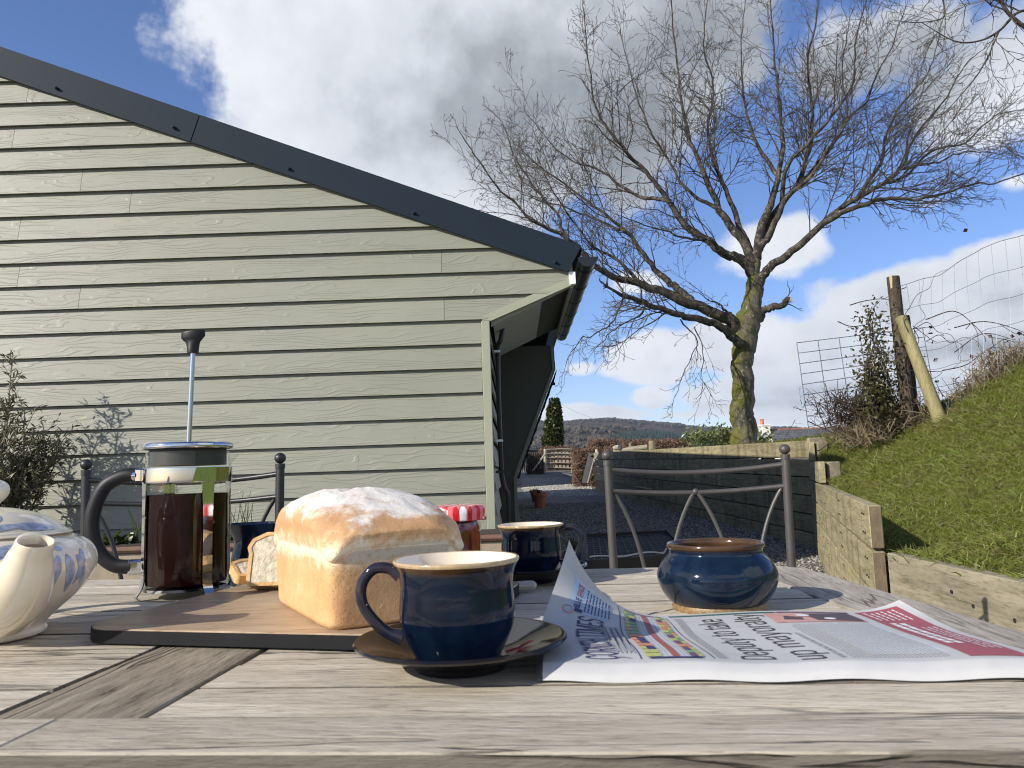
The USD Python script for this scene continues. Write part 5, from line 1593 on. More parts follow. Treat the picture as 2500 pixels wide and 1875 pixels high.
M_limb = mat('limb_look', {"g": ("geometry", {}), "n": ("noise_texture", {"scale": 7.0, "detail": 6.0, "roughness": .7}), "n3": ("noise_texture", {"scale": 24.0, "detail": 4.0, "roughness": .7}), "r": ("rgb_ramp", {"ramp": [(.32, (.014, .011, .010)), (.5, (.045, .037, .031)), (.66, (.11, .098, .075))]}),
                           "lr": ("map_range", {"from_min": .58, "from_max": .66, "to_min": 0.0, "to_max": .75, "clamp": True}), "lm": ("mix_color", {"b": (.30, .29, .22)}), "b": ("bump", {"strength": 1.0, "distance": .012}), "p": ("principled_bsdf", {"roughness": .88, "specular_ior_level": .2})},
             [("g.position", "n.vector"), ("g.position", "n3.vector"), ("n.fac", "r.fac"), ("r.color", "lm.a"), ("n3.fac", "lr.value"), ("lr.result", "lm.fac"), ("lm.result", "p.base_color"), ("n3.fac", "b.height"), ("b.normal", "p.normal")])
M_twig = plain('twig_look', (.060, .050, .040), .8, .55, 9.0)
M_cut = plain('cut_wood_look', (.42, .34, .20), .8, .15, 30.0)


def grow(r, start, d, ln, rad, level, out, bend=.28, up=.12):
    """A twig that wanders and forks; appends (points, radii)."""
    n = max(3, int(ln / .085) + 1) if level < 2 else 4
    p = [np.array(start, float)]
    d = d / np.linalg.norm(d)
    for k in range(n):
        d = d + r.normal(size=3) * bend * .55 + np.array([0, 0, up * .5])
        d /= np.linalg.norm(d)
        p.append(p[-1] + d * ln / n)
    p = np.array(p)
    out.append((p, np.linspace(rad, max(rad * .4, .0028), len(p))))
    if level <= 0:
        return
    m = max(2, int(ln / (.13 if level > 1 else .085)))
    for k in range(m):
        u = r.uniform(.18, 1.0) if k else .97
        i = min(int(u * n), n - 1)
        q = p[i] + (p[i + 1] - p[i]) * (u * n - i)
        t = p[i + 1] - p[i]
        t /= np.linalg.norm(t)
        s = r.normal(size=3)
        s -= t * (s @ t)
        s /= np.linalg.norm(s) + 1e-9
        a = r.uniform(.45, 1.05)
        grow(r, q, t * math.cos(a) + s * math.sin(a), ln * r.uniform(.32, .62) * (1 - .35 * u), max(rad * .6, .0034), level - 1, out, bend, up)


def tubes(segs, n=3):
    vs, fs, m = [], [], 0
    for p, r in segs:
        v, f = tube(p, r, n, cap=False)
        vs.append(v)
        fs.append(f + m)
        m += len(v)
    return np.vstack(vs), np.vstack(fs)


K = 2500 / 2212.0
TY = 13.0
PXM = TY / F * K               # metres per pixel of the reduced photograph at the tree
tb = at(1608 * K, 962 * K, TY)
oak = thing('oak_tree', 'bare spreading oak with mossy trunk above the retaining wall', 'tree', tuple(tb))


def limb3(pts, d0, d1, r0, r1, n=None):
    p = np.array([at(a_ * K, b_ * K, TY + d0 + (d1 - d0) * k / (len(pts) - 1)) for k, (a_, b_) in enumerate(pts)])
    n = n or len(pts) * 5
    s = spline(p, n)
    wig = (meshkit.fbm(np.stack([np.arange(n) * .45, np.full(n, r0 * 999), np.zeros(n)], 1), 3, 3) - .5)
    s[1:-1, 0] += wig[1:-1] * .10
    s[1:-1, 2] += (meshkit.fbm(np.stack([np.arange(n) * .45, np.full(n, r0 * 555 + 7), np.zeros(n)], 1), 3, 5)[1:-1] - .5) * .12
    u_ = np.linspace(0, 1, n)
    return s, (r1 + (r0 - r1) * (1 - u_) ** 1.35) * PXM


tr = [(1609, 968), (1608, 940), (1605, 890), (1604, 830), (1603, 780), (1606, 735), (1616, 695), (1624, 655), (1630, 610), (1634, 560)]
s, _ = limb3(tr, 0, 0, 1, 1, 60)
trad = np.interp(np.linspace(0, 1, 60), np.linspace(0, 1, 10), [31, 26.5, 24.5, 22.5, 22.5, 26, 27, 20, 14.5, 9]) * PXM
tv, tf_ = tube(s, trad, 40)
nn_ = tv - np.repeat(np.vstack([s, s[:1], s[-1:]])[:, None], 1, 1).reshape(-1, 3)[np.r_[np.repeat(np.arange(60), 40), 60, 61]]
nn_ /= np.linalg.norm(nn_, axis=1, keepdims=True) + 1e-9
tv = tv + nn_ * ((meshkit.fbm(tv * (4, 4, 1.2), 3) - .5) * .02 + (meshkit.fbm(tv * (24, 24, 9), 3) - .5) * .014)[:, None]
trunk = part('trunk', (tv, tf_), M_bark, oak, smooth=60)
LIMBS = [
    ([(1598, 742), (1575, 720), (1545, 702), (1490, 690), (1440, 672), (1400, 655), (1352, 640)], -.2, -1.2, 21, 11, .55),
    ([(1606, 715), (1575, 692), (1540, 674), (1480, 651), (1420, 626), (1375, 611), (1310, 590), (1260, 547), (1220, 510), (1170, 488), (1110, 436), (1060, 386), (1006, 306)], 0, -1.5, 29, 2.6, .22),
    ([(1500, 660), (1470, 628), (1440, 604), (1412, 580), (1388, 545), (1350, 500), (1290, 450), (1220, 400), (1150, 345), (1105, 300)], -.3, .6, 19, 2.4, .2),
    ([(1632, 600), (1605, 562), (1572, 548), (1528, 522), (1475, 482), (1443, 432), (1400, 380), (1335, 305), (1292, 242), (1272, 150), (1262, 30)], 0, -.8, 25, 2.6, .2),
    ([(1600, 556), (1560, 545), (1538, 520), (1500, 515), (1430, 500), (1345, 468)], 0, -1.4, 13, 2.2, .2),
    ([(1628, 570), (1592, 505), (1556, 452), (1520, 382), (1492, 302), (1470, 205), (1460, 100), (1452, -40)], 0, .8, 22, 3, .2),
    ([(1622, 545), (1590, 470), (1560, 390), (1530, 300), (1540, 190), (1520, 90), (1530, -30)], .2, 1.6, 15, 2.4, .2),
    ([(1634, 560), (1640, 500), (1665, 442), (1681, 380), (1690, 300), (1681, 200), (1672, 100), (1660, -40)], 0, .3, 23, 3, .2),
    ([(1640, 540), (1668, 470), (1718, 402), (1745, 330), (1752, 230), (1746, 130), (1765, 10), (1770, -60)], 0, 1.3, 18, 2.8, .2),
    ([(1642, 535), (1675, 480), (1704, 424), (1760, 370), (1802, 300), (1860, 228), (1902, 150), (1950, 35)], 0, -.6, 16, 2.4, .2),
    ([(1690, 445), (1700, 360), (1780, 270), (1840, 180), (1850, 80), (1880, -30)], .2, -1.2, 11, 2.2, .2),
    ([(1636, 640), (1645, 605), (1668, 575), (1720, 531), (1790, 472), (1850, 432), (1890, 402), (1945, 366), (1972, 302), (2042, 212), (2095, 128)], 0, -1.0, 24, 2.6, .25),
    ([(1780, 482), (1830, 455), (1875, 440), (1930, 426), (2002, 430), (2082, 402), (2140, 395), (2230, 370)], -.5, -1.6, 13, 2.8, .12),
    ([(1900, 398), (1950, 380), (2010, 330), (2080, 310), (2150, 255), (2215, 235)], -.6, .4, 8, 2.2, .12),
    ([(1636, 690), (1656, 672), (1680, 660), (1706, 648)], 0, -.3, 20, 15, .6),
    ([(1590, 688), (1565, 668), (1545, 655), (1520, 640)], 0, -.5, 6, 2.5, .3),
    ([(1400, 655), (1385, 680), (1370, 690), (1330, 712), (1300, 740)], -.6, -1.4, 5, 2, .2),
    ([(1330, 600), (1345, 640), (1330, 690), (1290, 720), (1250, 735), (1222, 790)], -.8, -1.6, 4.5, 1.5, .2),
    ([(1470, 690), (1505, 740), (1480, 800), (1462, 850)], -.6, -1.2, 3.2, 1.2, .2),
    ([(1555, 452), (1500, 420), (1450, 360), (1390, 250), (1360, 160), (1340, 60)], .4, 1.6, 10, 2.2, .15),
    ([(1443, 432), (1380, 420), (1300, 372), (1210, 330), (1140, 250)], -.4, .8, 10, 2.2, .15),
    ([(1220, 510), (1200, 460), (1150, 400), (1110, 330), (1085, 262)], -.8, .2, 8, 2, .15),
    ([(1681, 380), (1640, 320), (1610, 230), (1600, 120), (1610, 0)], .2, 1.4, 11, 2.2, .15),
    ([(1718, 402), (1790, 330), (1830, 250), (1820, 150), (1835, 40)], .6, 1.8, 9, 2.2, .15),
    ([(1850, 432), (1900, 350), (1930, 250), (2000, 160), (2030, 70)], -.4, .9, 10, 2.2, .15),
    ([(1945, 366), (2020, 350), (2090, 330), (2170, 330)], -.7, -1.5, 6, 2, .1),
    ([(1380, 611), (1330, 560), (1270, 520), (1200, 420), (1165, 350)], -.6, .6, 9, 2.2, .2),
    ([(1350, 500), (1300, 480), (1230, 450), (1150, 430), (1090, 395)], .1, 1.2, 7, 2, .15),
    ([(1500, 706), (1518, 760), (1515, 810), (1520, 845)], -.5, -1.0, 2.6, 1.0, .2),
]
r_ = np.random.default_rng(21)
twigs = []
for k, (pts, d0, d1, ra, rb, t0) in enumerate(LIMBS):
    s, rad = limb3(pts, d0, d1, ra * .5, rb * .42)
    part('limb', tube(s, rad, 12), M_limb, oak, smooth=60)
    ln = np.r_[0, np.cumsum(np.linalg.norm(np.diff(s, axis=0), axis=1))]
    drop = k in (16, 17, 18, len(LIMBS) - 1)
    stub = k == 14
    if stub:
        part('cut_end', ball(s[-1], rad[-1] * .98, 2, (.5, 1, 1)), M_cut, oak)
    n_sub = int(ln[-1] / (.15 if not drop else .20)) if not stub else 3
    for q in range(n_sub):
        u = t0 + (1 - t0) * (q + r_.uniform(0, 1)) / n_sub
        x = np.array([np.interp(u * ln[-1], ln, s[:, c]) for c in range(3)])
        i = min(int(np.searchsorted(ln, u * ln[-1])), len(s) - 1)
        t = s[i] - s[i - 1]
        t /= np.linalg.norm(t)
        sd = r_.normal(size=3) * (1, .8, 1)
        sd -= t * (sd @ t)
        sd /= np.linalg.norm(sd)
        a = r_.uniform(.4, .95)
        big = r_.random() < .42 and u < .9 and not drop and not stub
        L = r_.uniform(.35, .85) * (2.1 if big else 1) * (.5 if stub else 1) * (1 - .30 * u)
        d_ = t * math.cos(a) + sd * math.sin(a)
        if drop:
            d_ = d_ * .7 + np.array([0, 0, -.5])
        lv = 3 if big else 2
        grow(r_, x, d_, L, max(.0042, min(rad[min(i, len(rad) - 1)] * .45, .012)), lv, twigs, .34, -.05 if drop else .10)
    if not stub:
        grow(r_, s[-1], s[-1] - s[-3], .4, rad[-1], 2, twigs, .34, -.08 if drop else .1)
thick = [t for t in twigs if t[1][0] > .0085]
thin = [t for t in twigs if t[1][0] <= .0085]
part('branches', tubes(thick, 5), M_limb, oak, smooth=60, kind='stuff')
part('crown', tubes(thin, 3), M_twig, oak, smooth=60, kind='stuff')

# the neighbouring ash whose boughs come in at the top right
ash = thing('ash_tree', 'bare branches of a second tree entering the top right corner', 'tree', (9.5, 11.0, 1.6))
AY = 9.0
part('trunk', tube(spline([(9.5, 11, 1.2), (9.4, 10.9, 3.5), (9.2, 10.6, 6.0), (9.0, 10.3, 9)], 24), np.linspace(.26, .13, 24), 16), M_bark, ash, smooth=60)
tw = []
for pts, ra, rb in [([(2560, 110), (2460, 30), (2440, -30)], .035, .02), ([(2560, 30), (2490, 28), (2440, 75), (2390, 100), (2330, 100), (2250, 55)], .026, .006), ([(2300, -20), (2305, 20), (2300, 45), (2240, 55), (2180, 50)], .014, .004), ([(2440, 75), (2395, 170), (2330, 250), (2290, 290)], .012, .004), ([(2490, 28), (2420, -10), (2400, -40)], .012, .006)]:
    p = spline(np.array([at(a_, b_, AY) for a_, b_ in pts]), 26)
    rad = np.linspace(ra, rb, 26) * .8
    part('limb', tube(p, rad, 8), M_limb, ash, smooth=60)
    for q in range(9):
        i = r_.integers(6, 25)
        t = p[i] - p[i - 1]
        t /= np.linalg.norm(t)
        sd = r_.normal(size=3)
        sd -= t * (sd @ t)
        sd /= np.linalg.norm(sd)
        grow(r_, p[i], t * .7 + sd * .7 + np.array([0, 0, -.3]), r_.uniform(.3, .8), rad[i] * .6, 2, tw, .34, -.05)
part('limb', tube(spline(np.array([(9.3, 10.7, 4.6), (8.2, 10, 5.6), (7.0, 9.3, 5.6), at(2560, 110, AY)]), 20), np.linspace(.1, .03, 20), 10), M_limb, ash, smooth=60)
part('limb', tube(spline(np.array([(9.3, 10.7, 5.2), (8.2, 10, 6.2), at(2640, -20, AY), at(2560, 30, AY)]), 20), np.linspace(.09, .022, 20), 10), M_limb, ash, smooth=60)
part('crown', tubes(tw, 3), M_twig, ash, smooth=60, kind='stuff')

# ------------------------------------------------------------------ hedges, ivy column, laurel
M_beech = leafy('beech_leaf_look', (.34, .235, .14), .45, .3, .6, .025)
M_ivy = leafy('ivy_leaf_look', (.05, .085, .018), .5, .2, .35, .04)
M_laurel = leafy('laurel_leaf_look', (.22, .29, .11), .5, .25, .3, .03)
M_stem = plain('stem_look', (.07, .05, .035), .9, .3, 20.0)


def leaf_cloud(n, lo, hi, size, r, shell=.55, keep=None):
    lo, hi = np.array(lo), np.array(hi)
    p = r.uniform(size=(n, 3)) * 2 - 1
    m = np.abs(p).max(1) > shell * r.uniform(.6, 1.4, n)
    p = p[m]
    c = (lo + hi) / 2 + p * (hi - lo) / 2
    c += (meshkit.fbm(c * 4, 3)[:, None] - .5) * .25 * np.sign(p)
    if keep is not None:
        c = c[keep(c)]
    return quads(c, rand_dir(len(c), r), rand_dir(len(c), r), size * r.uniform(.5, .8, len(c)), size * r.uniform(.8, 1.3, len(c)), .15)


def hedge(name, label, boxes, size, n, m):
    lo = np.min([b[0] for b in boxes], 0)
    t = thing(name, label, 'hedge', ((lo[0] + boxes[-1][1][0]) / 2, lo[1], lo[2]))
    r = np.random.default_rng(len(label))
    vol = [np.prod(np.array(b[1]) - np.array(b[0])) for b in boxes]
    part('foliage', join(*[leaf_cloud(int(n * v_ / sum(vol)) + 200, b[0], b[1], size, r) for b, v_ in zip(boxes, vol)]), m, t, smooth=False, kind='stuff')
    part('core', join(*[cbox(np.array(b[0]) + (.16, .12, 0), np.array(b[1]) - (.16, .12, .18), .05) for b in boxes]), M_stem, t, smooth=False)
    return t


HB = 22.0


def hx(px, y):
    return at(px, 1100, y)[0]


zb = at(1440, 1182, HB)[2]
hedge('beech_hedge', 'brown leaved beech hedge block beside the gate', [((hx(1400, HB), HB, zb - .1), (hx(1500, HB), HB + 1.0, at(1440, 1092, HB)[2])), ((hx(1448, HB), HB + .6, zb - .1), (hx(1530, HB), HB + 1.7, at(1480, 1070, HB)[2]))], .055, 26000, M_beech)
HB2 = 21.0
hedge('beech_hedge', 'low brown beech hedge running behind the rail fence and wall', [((hx(1528, HB2), HB2, .6), (hx(1690, HB2), HB2 + 1.1, at(1600, 1072, HB2)[2]))], .055, 20000, M_beech)
HB3 = 34.0
hedge('beech_hedge', 'thin far strip of brown hedge behind the gate and ivy column', [((hx(1318, HB3), HB3 + 1.2, .7), (hx(1402, HB3), HB3 + 1.8, at(1360, 1088, HB3)[2]))], .07, 5000, M_beech)
hedge('shrub', 'dull brown twiggy shrub left of the gate', [((hx(1284, 31), 31.0, .5), (hx(1330, 31), 32, at(1310, 1108, 31)[2]))], .06, 5000, leafy('dull_shrub_look', (.12, .095, .05), .5, .2, .7))
stage.GetPrimAtPath('/World/shrub').SetCustomDataByKey('category', 'shrub')
la = thing('laurel_bush', 'bright green laurel bush between brown hedge and oak trunk', 'bush', tuple(at(1775, 1092, 18.0)))
r = np.random.default_rng(4)
pts = []
for k in range(60):
    c = at(r.uniform(1680, 1868), 1086 - 26 * r.random() ** .7, 18.0 + r.uniform(-.6, .6))
    pts.append(c + r.normal(size=(26, 3)) * (.13, .13, .10))
pts = np.vstack(pts)
part('foliage', quads(pts, rand_dir(len(pts), r) + (0, -.2, .5), rand_dir(len(pts), r), .055, .13, .1), M_laurel, la, smooth=False, kind='stuff')
part('stem', tube([at(1775, 1110, 18.0), at(1775, 1080, 18.0)], .04, 8), M_stem, la)
iv = thing('ivy_column', 'tall dead trunk wrapped in dark green ivy near the gate', 'tree', tuple(at(1348, 1100, 38.0)))
part('trunk', tube([at(1348, 1105, 38), at(1350, 1030, 38), at(1354, 985, 38)], [.25, .2, .14], 10), M_stem, iv)
pts = []
for k in range(3600):
    u = r.random()
    hw = np.interp(u, [0, .25, .8, 1], [27, 24, 17, 11])
    c = at(1349 + 5 * u, 1092 - 118 * u, 38)
    a_ = r.uniform(0, 6.28)
    rr_ = hw / F * 38 * r.uniform(.7, 1.06) * (1 + .25 * (meshkit.noise(np.array([[u * 18, a_ * 1.2, 0]]))[0] - .5))
    pts.append(c + (math.cos(a_) * rr_, math.sin(a_) * rr_, r.normal() * .04))
pts = np.array(pts)
part('ivy', quads(pts, rand_dir(len(pts), r) + (0, 0, .3), rand_dir(len(pts), r), .12, .15, .1), M_ivy, iv, smooth=False, kind='stuff')

# ------------------------------------------------------------------ gate, rails, hurdle, railing
M_grey_wood = wood('grey_rail_look', 'x', (.12, .10, .08), (.30, .27, .22), (.42, .38, .31), .6, .001, .85)
GYD = 30.0
gt = thing('gate', 'low weathered slatted gate with pale boards at the lane end', 'gate', tuple(at(1362, 1152, GYD)))
for (a_, b_, h_) in [((1333, 1098), (1402, 1097), 7), ((1331, 1108), (1396, 1108), 5.5), ((1331, 1118), (1396, 1118), 5.5), ((1332, 1131), (1396, 1131), 5.5), ((1333, 1143), (1396, 1143), 5.5)]:
    p, q = at(*a_, GYD), at(*b_, GYD)
    m_ = (p + q) / 2 + (0, 0, .02)
    part('rail', tube([p, m_, q], h_ / 2 * GYD / F, 8, flat=.5), M_grey_wood, gt)
for k in range(7):
    x0 = 1336 + k * 9.2
    p, q = at(x0, 1101, GYD + .08), at(x0 + 7.6, 1147, GYD + .08)
    part('pale', cbox((p[0], GYD + .06, q[2]), (q[0], GYD + .085, p[2]), .004), M_grey_wood, gt)
for x0 in (1331, 1398):
    part('post', tube([at(x0, 1155, GYD), at(x0, 1096, GYD)], .055, 8), M_grey_wood, gt)
part('brace', tube([at(1300, 1150, GYD - .5), at(1331, 1108, GYD - .1)], .035, 6), M_grey_wood, gt)
RY = 16.5
rf = thing('rail_fence', 'rustic rail fence of half-round poles beside the retaining wall', 'fence', tuple(at(1515, 1180, RY)))
for a_, b_, w_ in [((1498, 1106), (1580, 1091), 13), ((1500, 1095), (1512, 1092), 12), ((1502, 1127), (1524, 1124), 12)]:
    p, q = at(*a_, RY), at(*b_, RY - .1)
    part('rail', tube([p, (p + q) / 2 + (0, 0, .012), q], w_ / 2 * RY / F, 10), M_grey_wood, rf)
for x0, y0, y1, w_ in [(1592, 1076, 1140, 17), (1539, 1081, 1150, 8), (1506, 1098, 1185, 9)]:
    part('post', tube([at(x0, y1, RY + .1), at(x0, y0, RY + .1)], w_ / 2 * RY / F, 10), M_sleeper_y, rf)
HYD = 20.5
hu = thing('leaning_board', 'dark grey board leaning against the brown hedge', 'board', tuple(at(1437, 1178, HYD)))
q4 = [at(1420, 1178, HYD), at(1435, 1180, HYD), at(1454, 1107, HYD + .35), at(1437, 1107, HYD + .35)]
n4 = np.cross(q4[1] - q4[0], q4[3] - q4[0])
n4 /= np.linalg.norm(n4)
hv = np.array(q4 + [p - n4 * .04 for p in q4])
part('panel', (hv, np.array([[0, 1, 2], [0, 2, 3], [4, 6, 5], [4, 7, 6], [0, 4, 5], [0, 5, 1], [1, 5, 6], [1, 6, 2], [2, 6, 7], [2, 7, 3], [3, 7, 4], [3, 4, 0]])), plain('slate_board_look', (.075, .075, .078), .7, .15, 6.0), hu, smooth=False)
part('edge_batten', tube([q4[1] - n4 * .0, q4[2] - n4 * .0], .022, 6), M_grey_wood, hu)
solo('marker_pole', tube([at(1464, 1182, 19.5), at(1456, 1098, 19.9)], .034, 8), plain('pale_pole_look', (.42, .36, .34), .7, .15, 9.0), 'pale slanting pole stuck beside the leaning board', 'pole')
rl_ = thing('railing', 'black upright railing at the lane end beyond the house', 'railing', tuple(at(1300, 1150, 26)))
for k in range(9):
    x0 = 1276 + k * 4.4
    part('baluster', tube([at(x0, 1152, 26), at(x0, 1100, 26)], .014, 6), M_black, rl_)
part('handrail', tube([at(1274, 1099, 26), at(1313, 1101, 26)], .03, 8), M_black, rl_)
wp = thing('overhead_line', 'thin overhead line sloping down from the ivy column', 'cable', tuple(at(1360, 985, 120)))
part('wire', tube(spline(np.array([at(1352, 975, 120), at(1400, 1003, 120), at(1450, 1022, 120), at(1475, 1031, 120)]), 16), .012, 4), M_nail, wp)

# white cottage beyond the bank
WY = 62.0
ct = thing('cottage', 'white chimneyed cottage with slate roof far beyond the bank', 'cottage', tuple(at(1960, 1110, WY)))
M_render = plain('white_render_look', (.62, .60, .55), .8, .08, 2.0)
M_slate = mat('slate_look', {"g": ("geometry", {}), "mp": ("mapping", {"scale": (1, 1, 1), "rotation": (0, 0, 0)}), "x": ("separate_xyz", {}), "c": ("combine_xyz", {}), "br": ("brick_texture", {"color1": (.075, .078, .088), "color2": (.11, .112, .12), "mortar": (.04, .04, .045), "scale": 1.6, "mortar_size": .02}), "n": ("noise_texture", {"scale": .8, "detail": 5.0}),
                              "r": ("rgb_ramp", {"ramp": [(.35, (.8, .8, .8)), (.7, (1.3, 1.28, 1.2))]}), "m": ("mix_color", {"blend_type": "multiply", "fac": 1.0, "use_clamp": False}), "p": ("principled_bsdf", {"roughness": .6})},
              [("g.position", "x.vector"), ("x.x", "c.x"), ("x.z", "c.y"), ("c.vector", "br.vector"), ("g.position", "n.vector"), ("n.fac", "r.fac"), ("br.color", "m.a"), ("r.color", "m.b"), ("m.result", "p.base_color")])
rg0, rg1 = at(1872, 1052, WY), at(2120, 1046, WY)
ev0, ev1 = at(1872, 1096, WY - 3), at(2120, 1092, WY - 3)
zr_, ze_ = (rg0[2] + rg1[2]) / 2, (ev0[2] + ev1[2]) / 2 - .5
xa, xb = rg0[0], rg1[0] + 1.5
part('roof', yz_slab([(WY - 3.6, ze_ - .3), (WY, zr_), (WY + 3.6, ze_ - .3), (WY + 3.6, ze_ - .18), (WY, zr_ + .12), (WY - 3.6, ze_ - .18)], xa, xb), M_slate, ct, smooth=False)
part('ridge_tiles', tube([(xa, WY, zr_ + .1), (xb, WY, zr_ + .1)], .09, 8), plain('ridge_tile_look', (.24, .11, .065), .7, .3, 2.0), ct)
part('wall', yz_slab([(WY - 3.2, ze_ - 3.5), (WY + 3.2, ze_ - 3.5), (WY + 3.2, ze_ - .2), (WY, zr_ - .1), (WY - 3.2, ze_ - .2)], xa + .15, xb - .15), M_render, ct, smooth=False)
ca, cb = at(1856, 1041, WY), at(1872, 1092, WY)
ch = part('chimney', cbox((ca[0], WY - .5, cb[2] - 1), (at(1865, 1041, WY)[0] + .35, WY + .5, ca[2]), .02), M_render, ct)
part('chimney_cap', cbox((ca[0] - .06, WY - .56, ca[2]), (at(1865, 1041, WY)[0] + .41, WY + .56, ca[2] + .12), .02), M_render, ch)
cpz = ca[2] + .12
part('chimney_pot', lathe([(.16, 0), (.13, .3), (.15, .42), (.17, .45), (.12, .45)], (at(1858, 1041, WY)[0] + .1, WY, cpz), 14), plain('terracotta_pot_look', (.45, .15, .07), .7, .2, 5.0), ch)

# ------------------------------------------------------------------ fence on the bank
M_oldpost = wood('old_post_look', 'z', (.02, .014, .011), (.05, .037, .026), (.11, .09, .065), .9, .002, .85)
M_newpost = wood('new_stake_look', 'z', (.15, .13, .055), (.235, .21, .10), (.30, .27, .15), .7, .0006, .8)
M_wire = plain('wire_look', (.11, .12, .13), .45, .1, metal=.4)
FY = 6.0
fp0, fp1 = at(2222, 1052, FY), at(2180, 676, FY)
wr = 15.5 / F * FY
post = thing('fence_post', 'tall dark weathered fence post wound with creeper', 'post', tuple(fp0))
part('post', tube([fp0 - (0, 0, .3), fp0, (fp0 * .5 + fp1 * .5), fp1], [wr, wr * 1.02, wr, wr * .96], 18), M_oldpost, post, smooth=50)
part('split_face', tube([fp1 + (-wr * .66, -wr * .60, -.10), fp1 + (-wr * .60, -wr * .62, .002)], [.008, .016], 6), M_cut, post)
p2 = thing('fence_post', 'shorter grey post standing directly behind the pale leaning stake', 'post', tuple(at(2225, 1040, FY + .12)))
part('post', tube([at(2232, 1060, FY + .12), at(2205, 772, FY + .12)], 15 / F * FY, 16), M_oldpost, p2, smooth=50)
sk = thing('leaning_stake', 'pale new round stake leaning on the old fence post', 'stake', tuple(at(2308, 1056, FY - .35)))
part('stake', tube([at(2309, 1062, FY - .35), at(2199, 775, FY - .10)], [15.5 / F * FY, 13.5 / F * FY], 18), M_newpost, sk, smooth=50)
# loose mesh panel
MY = 6.6
mp_ = thing('mesh_panel', 'grey welded wire mesh panel tilted behind the creeper post', 'mesh panel', tuple(at(1975, 1062, MY)))
c00, c10, c01, c11 = at(1945, 837, MY), at(2252, 800, MY + .05), at(1977, 1068, MY), at(2290, 1010, MY + .05)
for k in range(7):
    u = k / 6
    part('upright_wire', tube([c00 * (1 - u) + c10 * u, c01 * (1 - u) + c11 * u], .0038, 5), M_wire, mp_)
for k in range(10):
    u = k / 9
    part('cross_wire', tube([c00 * (1 - u) + c01 * u, c10 * (1 - u) + c11 * u], .0032, 5), M_wire, mp_)
# stock netting to the right
sn = thing('stock_fence', 'sagging wire stock netting rising right from the old post', 'fence', tuple(at(2400, 960, 5.6)))
NY0, NY1 = 5.95, 5.3
tops = [(2183, 700), (2290, 672), (2400, 605), (2520, 565)]
bots = [(2232, 1045), (2310, 1050), (2420, 1030), (2560, 1010)]


def net(u, w):
    k = u * (len(tops) - 1)
    tt = np.array([np.interp(k, range(4), [a_[c] for a_ in tops]) for c in (0, 1)])
    bb = np.array([np.interp(k, range(4), [a_[c] for a_ in bots]) for c in (0, 1)])
    q = tt * (1 - w) + bb * w
    return at(q[0] + 2 * math.sin(9 * w + 7 * u), q[1] + 1.6 * math.sin(22 * u + 5 * w), NY0 + (NY1 - NY0) * u + .02 * math.sin(6 * w))


for w in (0, .17, .32, .47, .60, .72, .83, .93):
    part('line_wire', tube(np.array([net(u, w) for u in np.linspace(0, 1, 40)]), .0016 if w else .0022, 4), M_wire, sn)
for u in np.linspace(.0, 1, 12):
    part('stay_wire', tube(np.array([net(u, w) for w in np.linspace(0, .95, 18)]), .0012, 4), M_wire, sn)

# creeper, brambles and rough stuff round the post
M_creep = leafy('creeper_leaf_look', (.13, .15, .05), .5, .3, .4, .05)
M_dead = leafy('dead_grass_look', (.33, .28, .16), .35, .3, .7, .02)
M_bramble = leafy('bramble_leaf_look', (.06, .04, .03), .5, .25, .4, .06)
M_briar = plain('briar_look', (.055, .04, .032), .8, .4, 30.0)
r = np.random.default_rng(9)
cr = thing('creeper', 'small leaved green climber growing up left of the old post', 'climber', tuple(at(2150, 1050, FY + .05)))
cs_, lv = [], []
for k in range(26):
    x0 = r.uniform(2130, 2200)
    p = [at(x0, 1050, FY + r.uniform(-.15, .2))]
    top = r.uniform(730, 960)
    q = np.array([at(x0 + (2150 - x0) * u + r.normal() * 9 - 22 * u, 1050 + (top - 1050) * u, FY + r.uniform(-.12, .15)) for u in np.linspace(0, 1, 9)])
    s = spline(q, 24)
    cs_.append((s, np.linspace(.006, .0022, 24)))
    for i in range(4, 24):
        for _ in range(4):
            lv.append(s[i] + r.normal(size=3) * (.06, .06, .03))
lv = np.array(lv)
part('stems', tubes(cs_, 4), M_briar, cr, smooth=60, kind='stuff')
part('leaves', quads(lv, rand_dir(len(lv), r) + (-.2, -.3, .4), rand_dir(len(lv), r), .019, .038, .12), M_creep, cr, smooth=False, kind='stuff')
tg = thing('bramble', 'tangle of bare briar stems right of the old post', 'bramble', tuple(at(2260, 1030, FY)))
cs_ = []
for k in range(11):
    a0 = (r.uniform(2205, 2280), r.uniform(760, 900))
    q = [a0]
    d = np.array([r.uniform(-1, 1.6), r.uniform(-1.3, .9)])
    for i in range(6):
        d = d + r.normal(size=2) * .8
        d /= np.linalg.norm(d)
        q.append((np.clip(q[-1][0] + d[0] * 34, 2185, 2400), np.clip(q[-1][1] + d[1] * 34, 640, 960)))
    yy = FY + r.uniform(-.25, .3)
    s = spline(np.array([at(*b_, yy + .03 * math.sin(i * 1.7)) for i, b_ in enumerate(q)]), 30)
    cs_.append((s, np.linspace(.0034, .0012, 30)))
